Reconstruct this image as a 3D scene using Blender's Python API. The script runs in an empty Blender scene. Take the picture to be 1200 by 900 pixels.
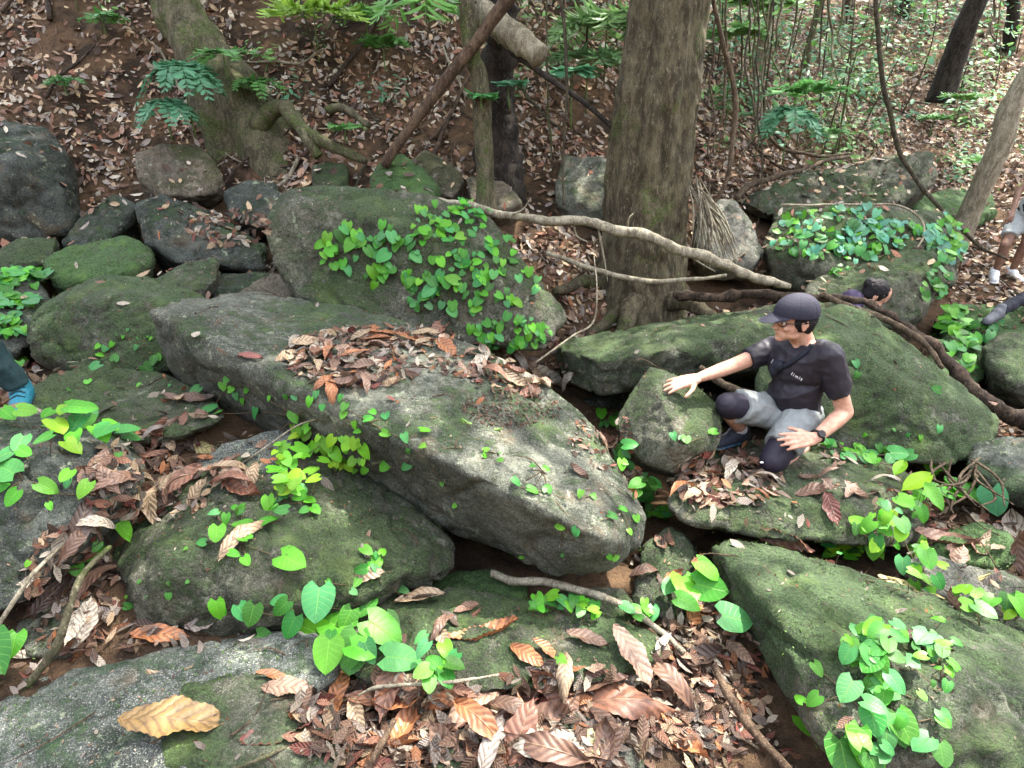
import bpy, bmesh, math, random, time
import numpy as np
from mathutils import Vector, Matrix, Quaternion
from mathutils.bvhtree import BVHTree
T0 = time.time()
sc = bpy.context.scene
COL = sc.collection
R = math.radians
# ------------------------------------------------------------------ camera
CAM = Vector((0, 0, 1.7)); PITCH = R(25); FPX = 715.0      # focal length in pixels of the 1200x900 frame
cd = bpy.data.cameras.new('camera'); cam = bpy.data.objects.new('camera', cd); COL.objects.link(cam)
cam.location = CAM; cam.rotation_euler = (R(90) - PITCH, 0, 0)
cd.sensor_width = 36; cd.lens = 36 * FPX / 1200; cd.clip_start = .05; cd.clip_end = 500
sc.camera = cam
# ------------------------------------------------------------------ daylight
SUN_EL, SUN_AZ = R(63), R(48)          # azimuth clockwise from +Y (away from the camera)
w = bpy.data.worlds.new('World'); sc.world = w; w.use_nodes = True
nt = w.node_tree; nt.nodes.clear()
sky = nt.nodes.new('ShaderNodeTexSky'); sky.sky_type = 'NISHITA'; sky.sun_disc = False
sky.sun_elevation = SUN_EL; sky.sun_rotation = SUN_AZ; sky.air_density = 1.0; sky.dust_density = 4.0; sky.ozone_density = .6
hs = nt.nodes.new('ShaderNodeHueSaturation'); hs.inputs['Saturation'].default_value = .45
bg = nt.nodes.new('ShaderNodeBackground'); bg.inputs[1].default_value = .15
ow = nt.nodes.new('ShaderNodeOutputWorld')
nt.links.new(sky.outputs[0], hs.inputs['Color']); nt.links.new(hs.outputs[0], bg.inputs[0]); nt.links.new(bg.outputs[0], ow.inputs[0])
sl = bpy.data.lights.new('sun', 'SUN'); sl.energy = 2.7; sl.angle = R(.55); sl.color = (1, .95, .86)
sun = bpy.data.objects.new('sun', sl); COL.objects.link(sun); sun.location = (5, 5, 20)
sd = Vector((math.sin(SUN_AZ) * math.cos(SUN_EL), math.cos(SUN_AZ) * math.cos(SUN_EL), math.sin(SUN_EL)))
sun.rotation_euler = sd.to_track_quat('Z', 'Y').to_euler()
sc.view_settings.view_transform = 'Standard'; sc.view_settings.look = 'None'; sc.view_settings.exposure = 3.05; sc.view_settings.gamma = 1
sc.cycles.use_denoising = True; sc.cycles.max_bounces = 5; sc.cycles.diffuse_bounces = 3; sc.cycles.transmission_bounces = 3
sc.cycles.caustics_reflective = False; sc.cycles.caustics_refractive = False; sc.cycles.transparent_max_bounces = 6
# ------------------------------------------------------------------ helpers
CP, SP = math.cos(PITCH), math.sin(PITCH)
def P(px, py, Y):
    """the point at distance Y in front of the camera that the photograph shows at px, py"""
    dy = FPX * CP + (450 - py) * SP; dz = -FPX * SP + (450 - py) * CP
    return Vector(((px - 600) / dy * Y, Y, CAM.z + dz / dy * Y))
def ray(px, py):
    return Vector(((px - 600), FPX * CP + (450 - py) * SP, -FPX * SP + (450 - py) * CP)).normalized()
def depth(p):
    return (p - CAM).dot(Vector((0, CP, -SP)))
rng = random.Random(7); nr = np.random.default_rng(11)
_pg = np.random.default_rng(5); _perm = _pg.permutation(256); _perm = np.concatenate([_perm, _perm, _perm])
_gr = _pg.normal(size=(256, 3)); _gr /= np.linalg.norm(_gr, axis=1)[:, None]
def perlin(p):
    i = np.floor(p).astype(int); f = p - i; i &= 255
    u = f * f * f * (f * (f * 6 - 15) + 10)
    r = 0
    for dx in (0, 1):
        wx = u[:, 0] if dx else 1 - u[:, 0]
        for dy in (0, 1):
            wy = u[:, 1] if dy else 1 - u[:, 1]
            for dz in (0, 1):
                wz = u[:, 2] if dz else 1 - u[:, 2]
                g = _gr[_perm[_perm[_perm[i[:, 0] + dx & 255] + i[:, 1] + dy & 255] + i[:, 2] + dz & 255]]
                r = r + wx * wy * wz * (g[:, 0] * (f[:, 0] - dx) + g[:, 1] * (f[:, 1] - dy) + g[:, 2] * (f[:, 2] - dz))
    return r * 1.5
def fbm(p, f, oct=4, gain=.5):
    r = 0; a = 1
    for k in range(oct):
        r = r + a * perlin(p * f + 17.3 * k); a *= gain; f *= 2.03
    return r
def tag(o, label=None, cat=None, group=None, kind=None):
    if label: o['label'] = label
    if cat: o['category'] = cat
    if group: o['group'] = group
    if kind: o['kind'] = kind
    return o
def thing(name, loc, label, cat, group=None):
    o = bpy.data.objects.new(name, None); COL.objects.link(o); o.location = loc; o.empty_display_size = .1
    return tag(o, label, cat, group)
def mesh(name, V, F, mat=None, smooth=True, uv=None, col=None):
    me = bpy.data.meshes.new(name)
    V = np.asarray(V, dtype=np.float32)
    if isinstance(F, np.ndarray):
        n, k = F.shape
        me.vertices.add(len(V)); me.vertices.foreach_set('co', V.ravel())
        me.loops.add(n * k); me.loops.foreach_set('vertex_index', F.ravel().astype(np.int32))
        me.polygons.add(n); me.polygons.foreach_set('loop_start', np.arange(0, n * k, k, dtype=np.int32))
        me.update(calc_edges=True)
    else:
        me.from_pydata([tuple(map(float, v)) for v in V], [], F)
    if uv is not None:
        ul = me.uv_layers.new(name='UVMap'); li = np.empty(len(me.loops), dtype=np.int32); me.loops.foreach_get('vertex_index', li)
        ul.data.foreach_set('uv', np.asarray(uv, dtype=np.float32)[li].ravel())
    if col is not None:
        ca = me.color_attributes.new('Col', 'FLOAT_COLOR', 'POINT')
        c4 = np.ones((len(V), 4), dtype=np.float32); c4[:, :3] = col; ca.data.foreach_set('color', c4.ravel())
    if smooth: me.polygons.foreach_set('use_smooth', np.ones(len(me.polygons), dtype=bool))
    if mat: me.materials.append(mat)
    return me
def link(name, me, parent=None, loc=None):
    o = bpy.data.objects.new(name, me); COL.objects.link(o)
    if parent:
        o.parent = parent; o.location = Vector(loc) - parent.location if loc is not None else -parent.location   # world-space mesh under a moved Empty
    elif loc is not None: o.location = loc
    return o
def rebase(o):
    """put the origin of a world-space mesh at its base"""
    me = o.data; n = len(me.vertices); co = np.empty(n * 3, dtype=np.float32); me.vertices.foreach_get('co', co); co = co.reshape(-1, 3)
    b = (co.min(0) + co.max(0)) / 2; b[2] = co[:, 2].min(); co -= b; me.vertices.foreach_set('co', co.ravel()); me.update()
    o.location = b.tolist(); return o
class MB:
    """collects world-space geometry for one mesh object"""
    def __init__(s): s.V = []; s.F = []; s.n = 0; s.UV = []; s.C = []
    def add(s, V, F, uv=None, col=None):
        V = np.asarray(V, dtype=float); s.V.append(V); s.F.append(np.asarray(F) + s.n); s.n += len(V)
        s.UV.append(np.zeros((len(V), 2)) if uv is None else uv)
        s.C.append(np.tile(col, (len(V), 1)) if col is not None and np.ndim(col) == 1 else (np.ones((len(V), 3)) if col is None else col))
    def build(s, name, mat, parent=None, smooth=True, colored=False):
        me = mesh(name, np.vstack(s.V), np.vstack(s.F), mat, smooth, np.vstack(s.UV), np.vstack(s.C) if colored else None)
        return link(name, me, parent)
def spline(pts, n):
    pts = [Vector(p) for p in pts]
    if len(pts) == 2: return [pts[0].lerp(pts[1], i / (n - 1)) for i in range(n)], [i / (n - 1) for i in range(n)]
    q = [pts[0] * 2 - pts[1]] + pts + [pts[-1] * 2 - pts[-2]]
    out = []; ts = []
    for i in range(n):
        t = i / (n - 1) * (len(pts) - 1); k = min(int(t), len(pts) - 2); f = t - k
        a, b, c, d = q[k:k + 4]
        out.append(.5 * ((2 * b) + (c - a) * f + (2 * a - 5 * b + 4 * c - d) * f * f + (3 * b - a - 3 * c + d) * f ** 3)); ts.append(t / (len(pts) - 1))
    return out, ts
def tube_geo(pts, rad, sides=8, n=None, rough=0, rfreq=12, wob=0, flare=None, seed=0, zs=1.0):
    """V, F, uv of a closed bent tube; rad = list of radii along pts"""
    L = sum((Vector(pts[i + 1]) - Vector(pts[i])).length for i in range(len(pts) - 1))
    if n is None: n = max(len(pts), int(len(pts) * 3))
    c, ts = spline(pts, n)
    rr = np.interp(ts, np.linspace(0, 1, len(rad)), rad)
    if wob:
        q = np.array([tuple(p) for p in c]) ; o = np.stack([perlin(q * 3 + seed + 9 * k) for k in range(3)], 1) * wob
        o[0] *= .2; c = [p + Vector(o[i]) for i, p in enumerate(c)]
    V = []; up = None
    for i in range(n):
        d = (c[min(i + 1, n - 1)] - c[max(i - 1, 0)]).normalized()
        if up is None: up = Vector((0, 0, 1)) if abs(d.z) < .8 else Vector((0, 1, 0))
        x = d.cross(up).normalized(); up = x.cross(d).normalized()
        for j in range(sides):
            a = 2 * math.pi * j / sides; m = rr[i]
            if flare: m *= flare(ts[i], a)
            V.append(c[i] + (x * math.cos(a) + up * math.sin(a)) * m)
    V = np.array([tuple(v) for v in V])
    if rough:
        cc = np.repeat(np.array([tuple(p) for p in c]), sides, axis=0); dr = V - cc; ln = np.linalg.norm(dr, axis=1)[:, None] + 1e-9
        V = V + dr / ln * ((fbm(V * (1, 1, zs) + seed, rfreq, 4) - (zs < 1) * np.abs(fbm(V * (1, 1, zs) + seed + 3, rfreq * 2.2, 2)))[:, None] * rough)
    uv = np.array([(j / sides, ts[i] * L) for i in range(n) for j in range(sides)])
    i, j = np.meshgrid(np.arange(n - 1), np.arange(sides), indexing='ij'); i = i.ravel(); j = j.ravel(); k = (j + 1) % sides
    F = np.stack([i * sides + j, i * sides + k, (i + 1) * sides + k, (i + 1) * sides + j], 1)
    V = np.vstack([V, np.array([tuple(c[0]), tuple(c[-1])])]); uv = np.vstack([uv, [[.5, 0], [.5, L]]])
    a = n * sides; js = np.arange(sides); ks = (js + 1) % sides; e = (n - 1) * sides
    F = np.vstack([F, np.stack([np.full(sides, a), ks, js, js], 1)[:, [0, 1, 2, 2]] if False else np.zeros((0, 4), int)])
    caps = [[a, int(k_), int(j_), a] for j_, k_ in zip(js, ks)]
    # caps as quads collapsed onto pairs of sides
    cq = []
    for q in range(0, sides - 1, 2):
        cq.append([a, (q + 2) % sides, q + 1, q]); cq.append([a + 1, e + q, e + q + 1, e + (q + 2) % sides])
    if cq: F = np.vstack([F, np.array(cq)])
    return V, F.astype(int), uv
def tube_obj(name, pts, rad, mat, parent=None, **k):
    b = MB(); V, F, uv = tube_geo(pts, rad, **k); b.add(V, F, uv)
    o = b.build(name, mat, parent)
    return o
# ------------------------------------------------------------------ materials
def newmat(name):
    m = bpy.data.materials.new(name); m.use_nodes = True; t = m.node_tree; t.nodes.clear()
    return m, t
def N(t, typ, **k):
    n = t.nodes.new('ShaderNode' + typ)
    for a, v in k.items():
        if a in n.inputs if isinstance(a, str) else False: n.inputs[a].default_value = v
        else: setattr(n, a, v)
    return n
def S(t, sock, v):
    if isinstance(v, bpy.types.NodeSocket): t.links.new(v, sock)
    else: sock.default_value = v
def noise(t, vec, scale, detail=4, rough=.55, dist=0):
    n = N(t, 'TexNoise'); n.inputs['Scale'].default_value = scale; n.inputs['Detail'].default_value = detail
    n.inputs['Roughness'].default_value = rough; n.inputs['Distortion'].default_value = dist; t.links.new(vec, n.inputs['Vector']); return n.outputs[0]
def ramp(t, v, a, b, o0=0.0, o1=1.0):
    n = N(t, 'MapRange'); n.interpolation_type = 'SMOOTHSTEP'; S(t, n.inputs[0], v); n.inputs[1].default_value = a; n.inputs[2].default_value = b
    n.inputs[3].default_value = o0; n.inputs[4].default_value = o1; return n.outputs[0]
def mth(t, op, a, b=0.0, c=None, clamp=False):
    n = N(t, 'Math'); n.operation = op; n.use_clamp = clamp; S(t, n.inputs[0], a); S(t, n.inputs[1], b)
    if c is not None: S(t, n.inputs[2], c)
    return n.outputs[0]
def mix(t, f, a, b, mode='MIX'):
    n = N(t, 'Mix'); n.data_type = 'RGBA'; n.blend_type = mode; S(t, n.inputs[0], f)
    for s, v in ((n.inputs[6], a), (n.inputs[7], b)):
        if isinstance(v, tuple): s.default_value = v + (1,) if len(v) == 3 else v
        else: t.links.new(v, s)
    return n.outputs[2]
def finish(t, color, rough=.8, height=None, bump=.5, dist=.01, spec=.4, transl=None):
    b = N(t, 'BsdfPrincipled'); 
    if isinstance(color, tuple): b.inputs['Base Color'].default_value = color + (1,)
    else: t.links.new(color, b.inputs['Base Color'])
    S(t, b.inputs['Roughness'], rough); b.inputs['Specular IOR Level'].default_value = spec
    if height is not None:
        n = N(t, 'Bump'); n.inputs['Strength'].default_value = bump; n.inputs['Distance'].default_value = dist
        t.links.new(height, n.inputs['Height']); t.links.new(n.outputs[0], b.inputs['Normal'])
    o = N(t, 'OutputMaterial'); s = b.outputs[0]
    if transl:
        tr = N(t, 'BsdfTranslucent')
        if isinstance(color, tuple): tr.inputs[0].default_value = color + (1,)
        else: t.links.new(color, tr.inputs[0])
        mx = N(t, 'MixShader'); mx.inputs[0].default_value = transl; t.links.new(s, mx.inputs[1]); t.links.new(tr.outputs[0], mx.inputs[2]); s = mx.outputs[0]
    t.links.new(s, o.inputs[0]); return b
def geo(t):
    g = N(t, 'NewGeometry'); return g.outputs['Position'], g.outputs['Normal']
def rock_mat(name, moss=.5, dark=(.045, .045, .038), light=(.19, .185, .155), mosscol=(.042, .082, .024), speck=.5, seed=0.0):
    m, t = newmat(name); pos, nor = geo(t)
    mp = N(t, 'Mapping'); mp.inputs['Location'].default_value = (seed, seed * 2, 0); t.links.new(pos, mp.inputs[0]); pos = mp.outputs[0]
    big = noise(t, pos, 2.3, 5, .6, .4); mid = noise(t, pos, 11, 6, .65, .3); fine = noise(t, pos, 60, 6, .7); grain = noise(t, pos, 210, 3, .6)
    k = ramp(t, mth(t, 'ADD', mth(t, 'MULTIPLY', big, .6), mth(t, 'MULTIPLY', mid, .4)), .36, .64)
    c = mix(t, k, dark, light)
    c = mix(t, mth(t, 'MULTIPLY', ramp(t, fine, .44, .6), .5), c, tuple(x * .38 for x in dark))
    c = mix(t, mth(t, 'MULTIPLY', ramp(t, grain, .53, .68), speck * .62), c, (.42, .42, .36))
    c = mix(t, mth(t, 'MULTIPLY', ramp(t, grain, .47, .36), .35), c, (.02, .022, .017))
    grit = noise(t, pos, 110, 3, .7); c = mix(t, mth(t, 'MULTIPLY', ramp(t, grit, .40, .30), .75), c, (.018, .02, .012)); c = mix(t, mth(t, 'MULTIPLY', ramp(t, grit, .58, .68), .45), c, (.26, .27, .17))
    # brown stains and pale lichen
    c = mix(t, mth(t, 'MULTIPLY', ramp(t, noise(t, pos, 4.1, 5, .6, 1), .54, .7), .45), c, (.12, .085, .05))
    lich = ramp(t, mth(t, 'MULTIPLY', noise(t, pos, 7, 3, .5, 1.2), noise(t, pos, 35, 5, .7)), .32, .40)
    c = mix(t, mth(t, 'MULTIPLY', lich, .6), c, (.30, .34, .22))
    # moss: likes level ground, broken by noise at every scale
    sp = N(t, 'SeparateXYZ'); t.links.new(nor, sp.inputs[0])
    nm = mth(t, 'ADD', mth(t, 'MULTIPLY', noise(t, pos, 1.7, 6, .68, .5), 1.25), mth(t, 'MULTIPLY', noise(t, pos, 17, 6, .75, .4), .85))
    nm = mth(t, 'ADD', nm, mth(t, 'MULTIPLY', sp.outputs[2], .16))
    mm = ramp(t, nm, 1.36 - moss * .55, 1.62 - moss * .55)
    fz = noise(t, pos, 95, 5, .75)
    mc = mix(t, ramp(t, fz, .35, .65), tuple(x * .22 for x in mosscol), tuple(x * 1.45 for x in mosscol))
    mc = mix(t, mth(t, 'MULTIPLY', ramp(t, noise(t, pos, 5, 4, .6), .5, .72), .7), mc, (mosscol[0] * 2.0, mosscol[1] * 1.75, mosscol[2] * 1.2))
    c = mix(t, mth(t, 'MULTIPLY', mm, .76), c, mc)
    h = mth(t, 'ADD', mth(t, 'MULTIPLY', fine, .5), mth(t, 'MULTIPLY', grain, .22))
    h = mth(t, 'ADD', h, mth(t, 'MULTIPLY', mid, .8))
    h = mth(t, 'ADD', h, mth(t, 'MULTIPLY', mm, mth(t, 'ADD', mth(t, 'MULTIPLY', fz, .8), .25)))
    finish(t, c, .88, h, 1.0, .022, .25); return m
def bark_mat(name, c1, c2, c3, moss=.3, scale=1.0, stretch=.34):
    m, t = newmat(name); pos, nor = geo(t)
    mp = N(t, 'Mapping'); mp.inputs['Scale'].default_value = (1, 1, stretch); t.links.new(pos, mp.inputs[0]); v = mp.outputs[0]
    a = noise(t, v, 14 * scale, 7, .7, .3); b = noise(t, v, 60 * scale, 6, .7); l = noise(t, pos, 3.2, 5, .65, .5)
    c = mix(t, ramp(t, a, .4, .62), c1, c2); c = mix(t, ramp(t, b, .52, .7), c, c3)
    g = ramp(t, mth(t, 'ADD', l, mth(t, 'MULTIPLY', noise(t, pos, 28, 5, .7), .5)), .98 - moss * .4, 1.12 - moss * .4)
    c = mix(t, mth(t, 'MULTIPLY', g, .85), c, mix(t, ramp(t, noise(t, pos, 70, 4, .7), .4, .6), (.03, .045, .012), (.10, .125, .035)))
    c = mix(t, mth(t, 'MULTIPLY', ramp(t, noise(t, pos, 130, 4, .7), .5, .36), .6), c, tuple(x * .4 for x in c1)); h = mth(t, 'ADD', a, mth(t, 'MULTIPLY', b, .6))
    finish(t, c, .88, h, 1.0, .015, .2); return m
def leafmat(name, src, green, transl, rough, spec=.5):
    m, t = newmat(name)
    if src == 'obj': n = N(t, 'ObjectInfo'); base = n.outputs['Color']
    else: n = N(t, 'Attribute'); n.attribute_name = 'Col'; base = n.outputs['Color']
    uv = N(t, 'UVMap'); sp = N(t, 'SeparateXYZ'); t.links.new(uv.outputs[0], sp.inputs[0]); U, Vv = sp.outputs[0], sp.outputs[1]
    au = mth(t, 'ABSOLUTE', mth(t, 'SUBTRACT', U, .5))          # 0 on the midrib, .5 at the edge
    wv = mth(t, 'SINE', mth(t, 'MULTIPLY', mth(t, 'SUBTRACT', Vv, mth(t, 'MULTIPLY', au, .55)), 44.0 if not green else 40.0))
    vein = ramp(t, wv, .80, 1.0); mid = ramp(t, au, .045, .0)
    vv = mth(t, 'MAXIMUM', mid, mth(t, 'MULTIPLY', vein, .55))
    pos, _ = geo(t); nz = noise(t, pos, 38, 5, .7)
    if green:
        c = mix(t, mth(t, 'MULTIPLY', vv, .3), base, (.26, .50, .08))
        c = mix(t, mth(t, 'MULTIPLY', ramp(t, nz, .5, .8), .35), c, (.02, .10, .01))
        hgt = mth(t, 'ADD', mth(t, 'MULTIPLY', vv, -1), mth(t, 'MULTIPLY', nz, .15)); bs = .35
    else:
        c = mix(t, mth(t, 'MULTIPLY', vv, .45), base, (.27, .18, .11)); c = mix(t, ramp(t, wv, -.2, -1.0, 0, .55), c, (.06, .032, .02))
        c = mix(t, mth(t, 'MULTIPLY', ramp(t, nz, .45, .72), .65), c, (.055, .03, .02))
        c = mix(t, mth(t, 'MULTIPLY', ramp(t, noise(t, pos, 190, 2), .6, .75), .5), c, (.03, .02, .015))
        hgt = mth(t, 'ADD', mth(t, 'MULTIPLY', wv, .5), mth(t, 'ADD', mth(t, 'MULTIPLY', nz, .8), mid)); bs = .5
    finish(t, c, rough, hgt, bs, .004, spec, transl); return m
M = {}
M['rock_grey'] = rock_mat('rock_grey', .42, (.040, .044, .034), (.145, .15, .115), speck=.6)
M['rock_pale'] = rock_mat('rock_pale', .30, (.06, .06, .05), (.21, .20, .165), speck=.65, seed=3.1)
M['rock_mossy'] = rock_mat('rock_mossy', .66, (.042, .042, .03), (.15, .148, .105), (.046, .084, .026), seed=7.7)
M['rock_lush'] = rock_mat('rock_lush', .8, (.04, .046, .032), (.15, .155, .115), (.046, .086, .027), seed=41.0)
M['rock_green'] = rock_mat('rock_green', .95, (.04, .05, .032), (.13, .145, .095), (.055, .125, .03), seed=12.4)
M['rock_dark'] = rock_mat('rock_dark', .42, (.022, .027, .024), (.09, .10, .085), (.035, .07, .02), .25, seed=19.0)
M['rock_cool'] = rock_mat('rock_cool', .24, (.038, .044, .040), (.135, .148, .132), (.04, .09, .035), 1.2, seed=23.0)
M['rock_brown'] = rock_mat('rock_brown', .45, (.05, .042, .03), (.19, .155, .11), (.07, .09, .025), .3, seed=31.0)
def soil():
    m, t = newmat('forest_soil'); pos, nor = geo(t)
    a = noise(t, pos, 3, 6, .65, .4); b = noise(t, pos, 30, 6, .7); g = noise(t, pos, 120, 4, .7)
    c = mix(t, ramp(t, a, .38, .62), (.038, .026, .017), (.15, .092, .052))
    c = mix(t, mth(t, 'MULTIPLY', ramp(t, b, .5, .68), .7), c, (.03, .02, .014))
    c = mix(t, mth(t, 'MULTIPLY', ramp(t, g, .58, .7), .5), c, (.28, .19, .12))
    finish(t, c, .95, mth(t, 'ADD', b, mth(t, 'MULTIPLY', g, .4)), 1.0, .03, .15); return m
M['soil'] = soil()
M['bark_main'] = bark_mat('bark_main', (.045, .036, .022), (.115, .098, .058), (.19, .16, .105), .45, 1.0)
M['bark_green'] = bark_mat('bark_green', (.05, .045, .026), (.13, .115, .07), (.21, .19, .125), .62, 1.2)
M['bark_pale'] = bark_mat('bark_pale', (.17, .145, .10), (.36, .32, .23), (.48, .44, .33), .25, 1.5)
M['bark_log'] = bark_mat('bark_log', (.02, .014, .010), (.075, .05, .034), (.13, .095, .065), .2, 1.6)
M['bark_brown'] = bark_mat('bark_brown', (.045, .028, .018), (.12, .08, .05), (.19, .135, .09), .1, 1.5)
M['bark_dark'] = bark_mat('bark_dark', (.012, .010, .008), (.04, .032, .025), (.08, .065, .05), .2, 1.0)
M['root'] = bark_mat('root_bark', (.05, .035, .022), (.14, .10, .065), (.22, .17, .11), .3, 2.5)
M['liana'] = bark_mat('liana_bark', (.035, .03, .02), (.10, .085, .055), (.18, .155, .11), .4, 3)
M['leaf_green'] = leafmat('leaf_green', 'obj', True, .3, .42, .28)
M['leaf_green_mass'] = leafmat('leaf_green_mass', 'col', True, .35, .45, .35)
M['leaf_dead'] = leafmat('leaf_dead', 'obj', False, .12, .5, .45)
M['leaf_dead_mass'] = leafmat('leaf_dead_mass', 'col', False, .12, .6, .3)
def plain(name, col, rough=.7, nscale=0, bump=.3, spec=.3, col2=None, dist=.002):
    m, t = newmat(name)
    if nscale:
        pos, _ = geo(t); n = noise(t, pos, nscale, 4, .6)
        c = mix(t, ramp(t, n, .35, .65), col, col2 or tuple(x * .7 for x in col)); finish(t, c, rough, n, bump, dist, spec)
    else: finish(t, col, rough, spec=spec)
    return m
M['stem'] = plain('vine_stem', (.10, .07, .035), .7, 60)
M['stem_green'] = plain('green_stem', (.09, .16, .04), .6, 60)
# ------------------------------------------------------------------ ground
CTRL = [(80,620,1.95,-.04),(70,745,1.6,-.06),(190,560,2.2,-.06),(250,190,5.6,0),(100,150,5.9,0),(100,50,6.5,0),(250,40,6.9,0),(20,100,6.2,0),(20,10,6.9,0),(200,-70,7.7,0),(480,-70,8.0,0),(60,-120,8.3,0),(380,-150,9.2,0),(640,-60,8.6,0),
 (620,170,6.2,0),(640,260,5.3,0),(700,380,4.3,-.1),(620,60,7.5,0),(450,150,6.2,0),(420,50,7.1,0),(780,370,5.0,0),(850,160,7.5,0),(870,60,10,0),(1000,100,11,0),(1000,30,14,0),(1150,150,10,0),(1150,40,14,0),
 (1000,210,7.6,-.1),(1160,250,7,-.1),(1160,340,5.6,0),(1130,430,4,-.15),(900,350,4.6,-.1),(60,200,5.6,0),(200,280,5,-.15),(290,320,4.4,-.2),(60,330,4.4,-.1),(30,430,3.3,-.05),(10,480,2.6,-.1)]
NEARZ = [(0,1.3,-.16),(.15,1.6,-.24),(-.35,1.35,-.16),(0,1.0,-.16),(.8,1.3,-.32),(.4,1.5,-.24),(1.4,1.5,-.38),(0,2.2,-.38),(-.6,2.1,-.3),(.6,2.1,-.32),(-1,2.6,-.15),(0,3,-.3),(.9,2.5,-.26),(1.5,2.1,-.32),(2.2,2.2,-.33),(2.6,2.8,-.35),(1.4,3.0,-.3),(.8,3.5,-.75),(.9,3.1,-.7),(1.3,3.6,-.6),(1.6,3.7,-.45),(2.8,4.6,-.42),(2.4,3.6,-.3),(-1.2,1.0,-.15),(-1.4,1.5,-.05),(2.5,6.0,.25),(3.4,6.0,.25),(4.1,6.2,.3)]
def zbase(x, y):
    m = np.maximum(0, y - 4.6); side = np.maximum(0, np.abs(x) - 5 - .6 * np.maximum(y, 0)); back = np.maximum(0, -y - 2.2)  # side and back: unseen rises, added to block low sky light and darken steep faces
    return .02 + 13 * (1 - np.exp(-m * .40 / 13)) + 7 * (1 - np.exp(-side * .6 / 7)) + 9 * (1 - np.exp(-back * .8 / 9))
_cp = np.array([tuple(P(a, b, c) + Vector((0, 0, d))) for a, b, c, d in CTRL] + NEARZ + [(x, y, float(zbase(np.array(x), np.array(y)))) for x, y in ((-2, -1), (0, -1.2), (2, -1), (-5, 1), (5, 1), (-6, 4), (7, 4), (-8, 9), (9, 8), (0, 18), (8, 18), (-8, 16), (0, -5), (-5, -4), (5, -4))])
def _k(ax, ay, bx, by):
    L = .55 + .13 * (np.maximum(ay[:, None], 0) + np.maximum(by[None], 0))
    return np.exp(-((ax[:, None] - bx[None]) ** 2 + (ay[:, None] - by[None]) ** 2) / (2 * L * L))
_w = np.linalg.solve(_k(_cp[:, 0], _cp[:, 1], _cp[:, 0], _cp[:, 1]) + .04 * np.eye(len(_cp)), _cp[:, 2] - zbase(_cp[:, 0], _cp[:, 1]))
def ground_z(x, y):
    x = np.atleast_1d(np.asarray(x, float)); y = np.atleast_1d(np.asarray(y, float))
    z = zbase(x, y) + _k(x, y, _cp[:, 0], _cp[:, 1]) @ _w
    p = np.stack([x, y, np.zeros_like(x)], 1); far = np.clip((y - 4) / 4, .15, 1)
    return z + fbm(p, .8, 4) * .13 * far + fbm(p, 5, 3) * .03
def axis(lo, hi, a, b, fine, grow):
    v = list(np.arange(a, b, fine)); s = fine
    while v[-1] < hi: s *= grow; v.append(v[-1] + s)
    s = fine
    while v[0] > lo: s *= grow; v.insert(0, v[0] - s)
    return np.array(v)
gx = axis(-90, 90, -5, 7.5, .055, 1.07); gy = axis(-90, 120, .4, 12, .055, 1.05)
X, Y_ = np.meshgrid(gx, gy, indexing='ij'); Z = ground_z(X.ravel(), Y_.ravel())
nx, ny = X.shape; ii, jj = np.meshgrid(np.arange(nx - 1), np.arange(ny - 1), indexing='ij'); ii = ii.ravel(); jj = jj.ravel()
GV = np.stack([X.ravel(), Y_.ravel(), Z], 1); GF = np.stack([ii * ny + jj, (ii + 1) * ny + jj, (ii + 1) * ny + jj + 1, ii * ny + jj + 1], 1)
g = link('forest_floor', mesh('forest_floor', GV, GF, M['soil'])); tag(g, 'reddish brown soil of the stream bank and bed', kind='structure')
print('ground', time.time() - T0)
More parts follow.
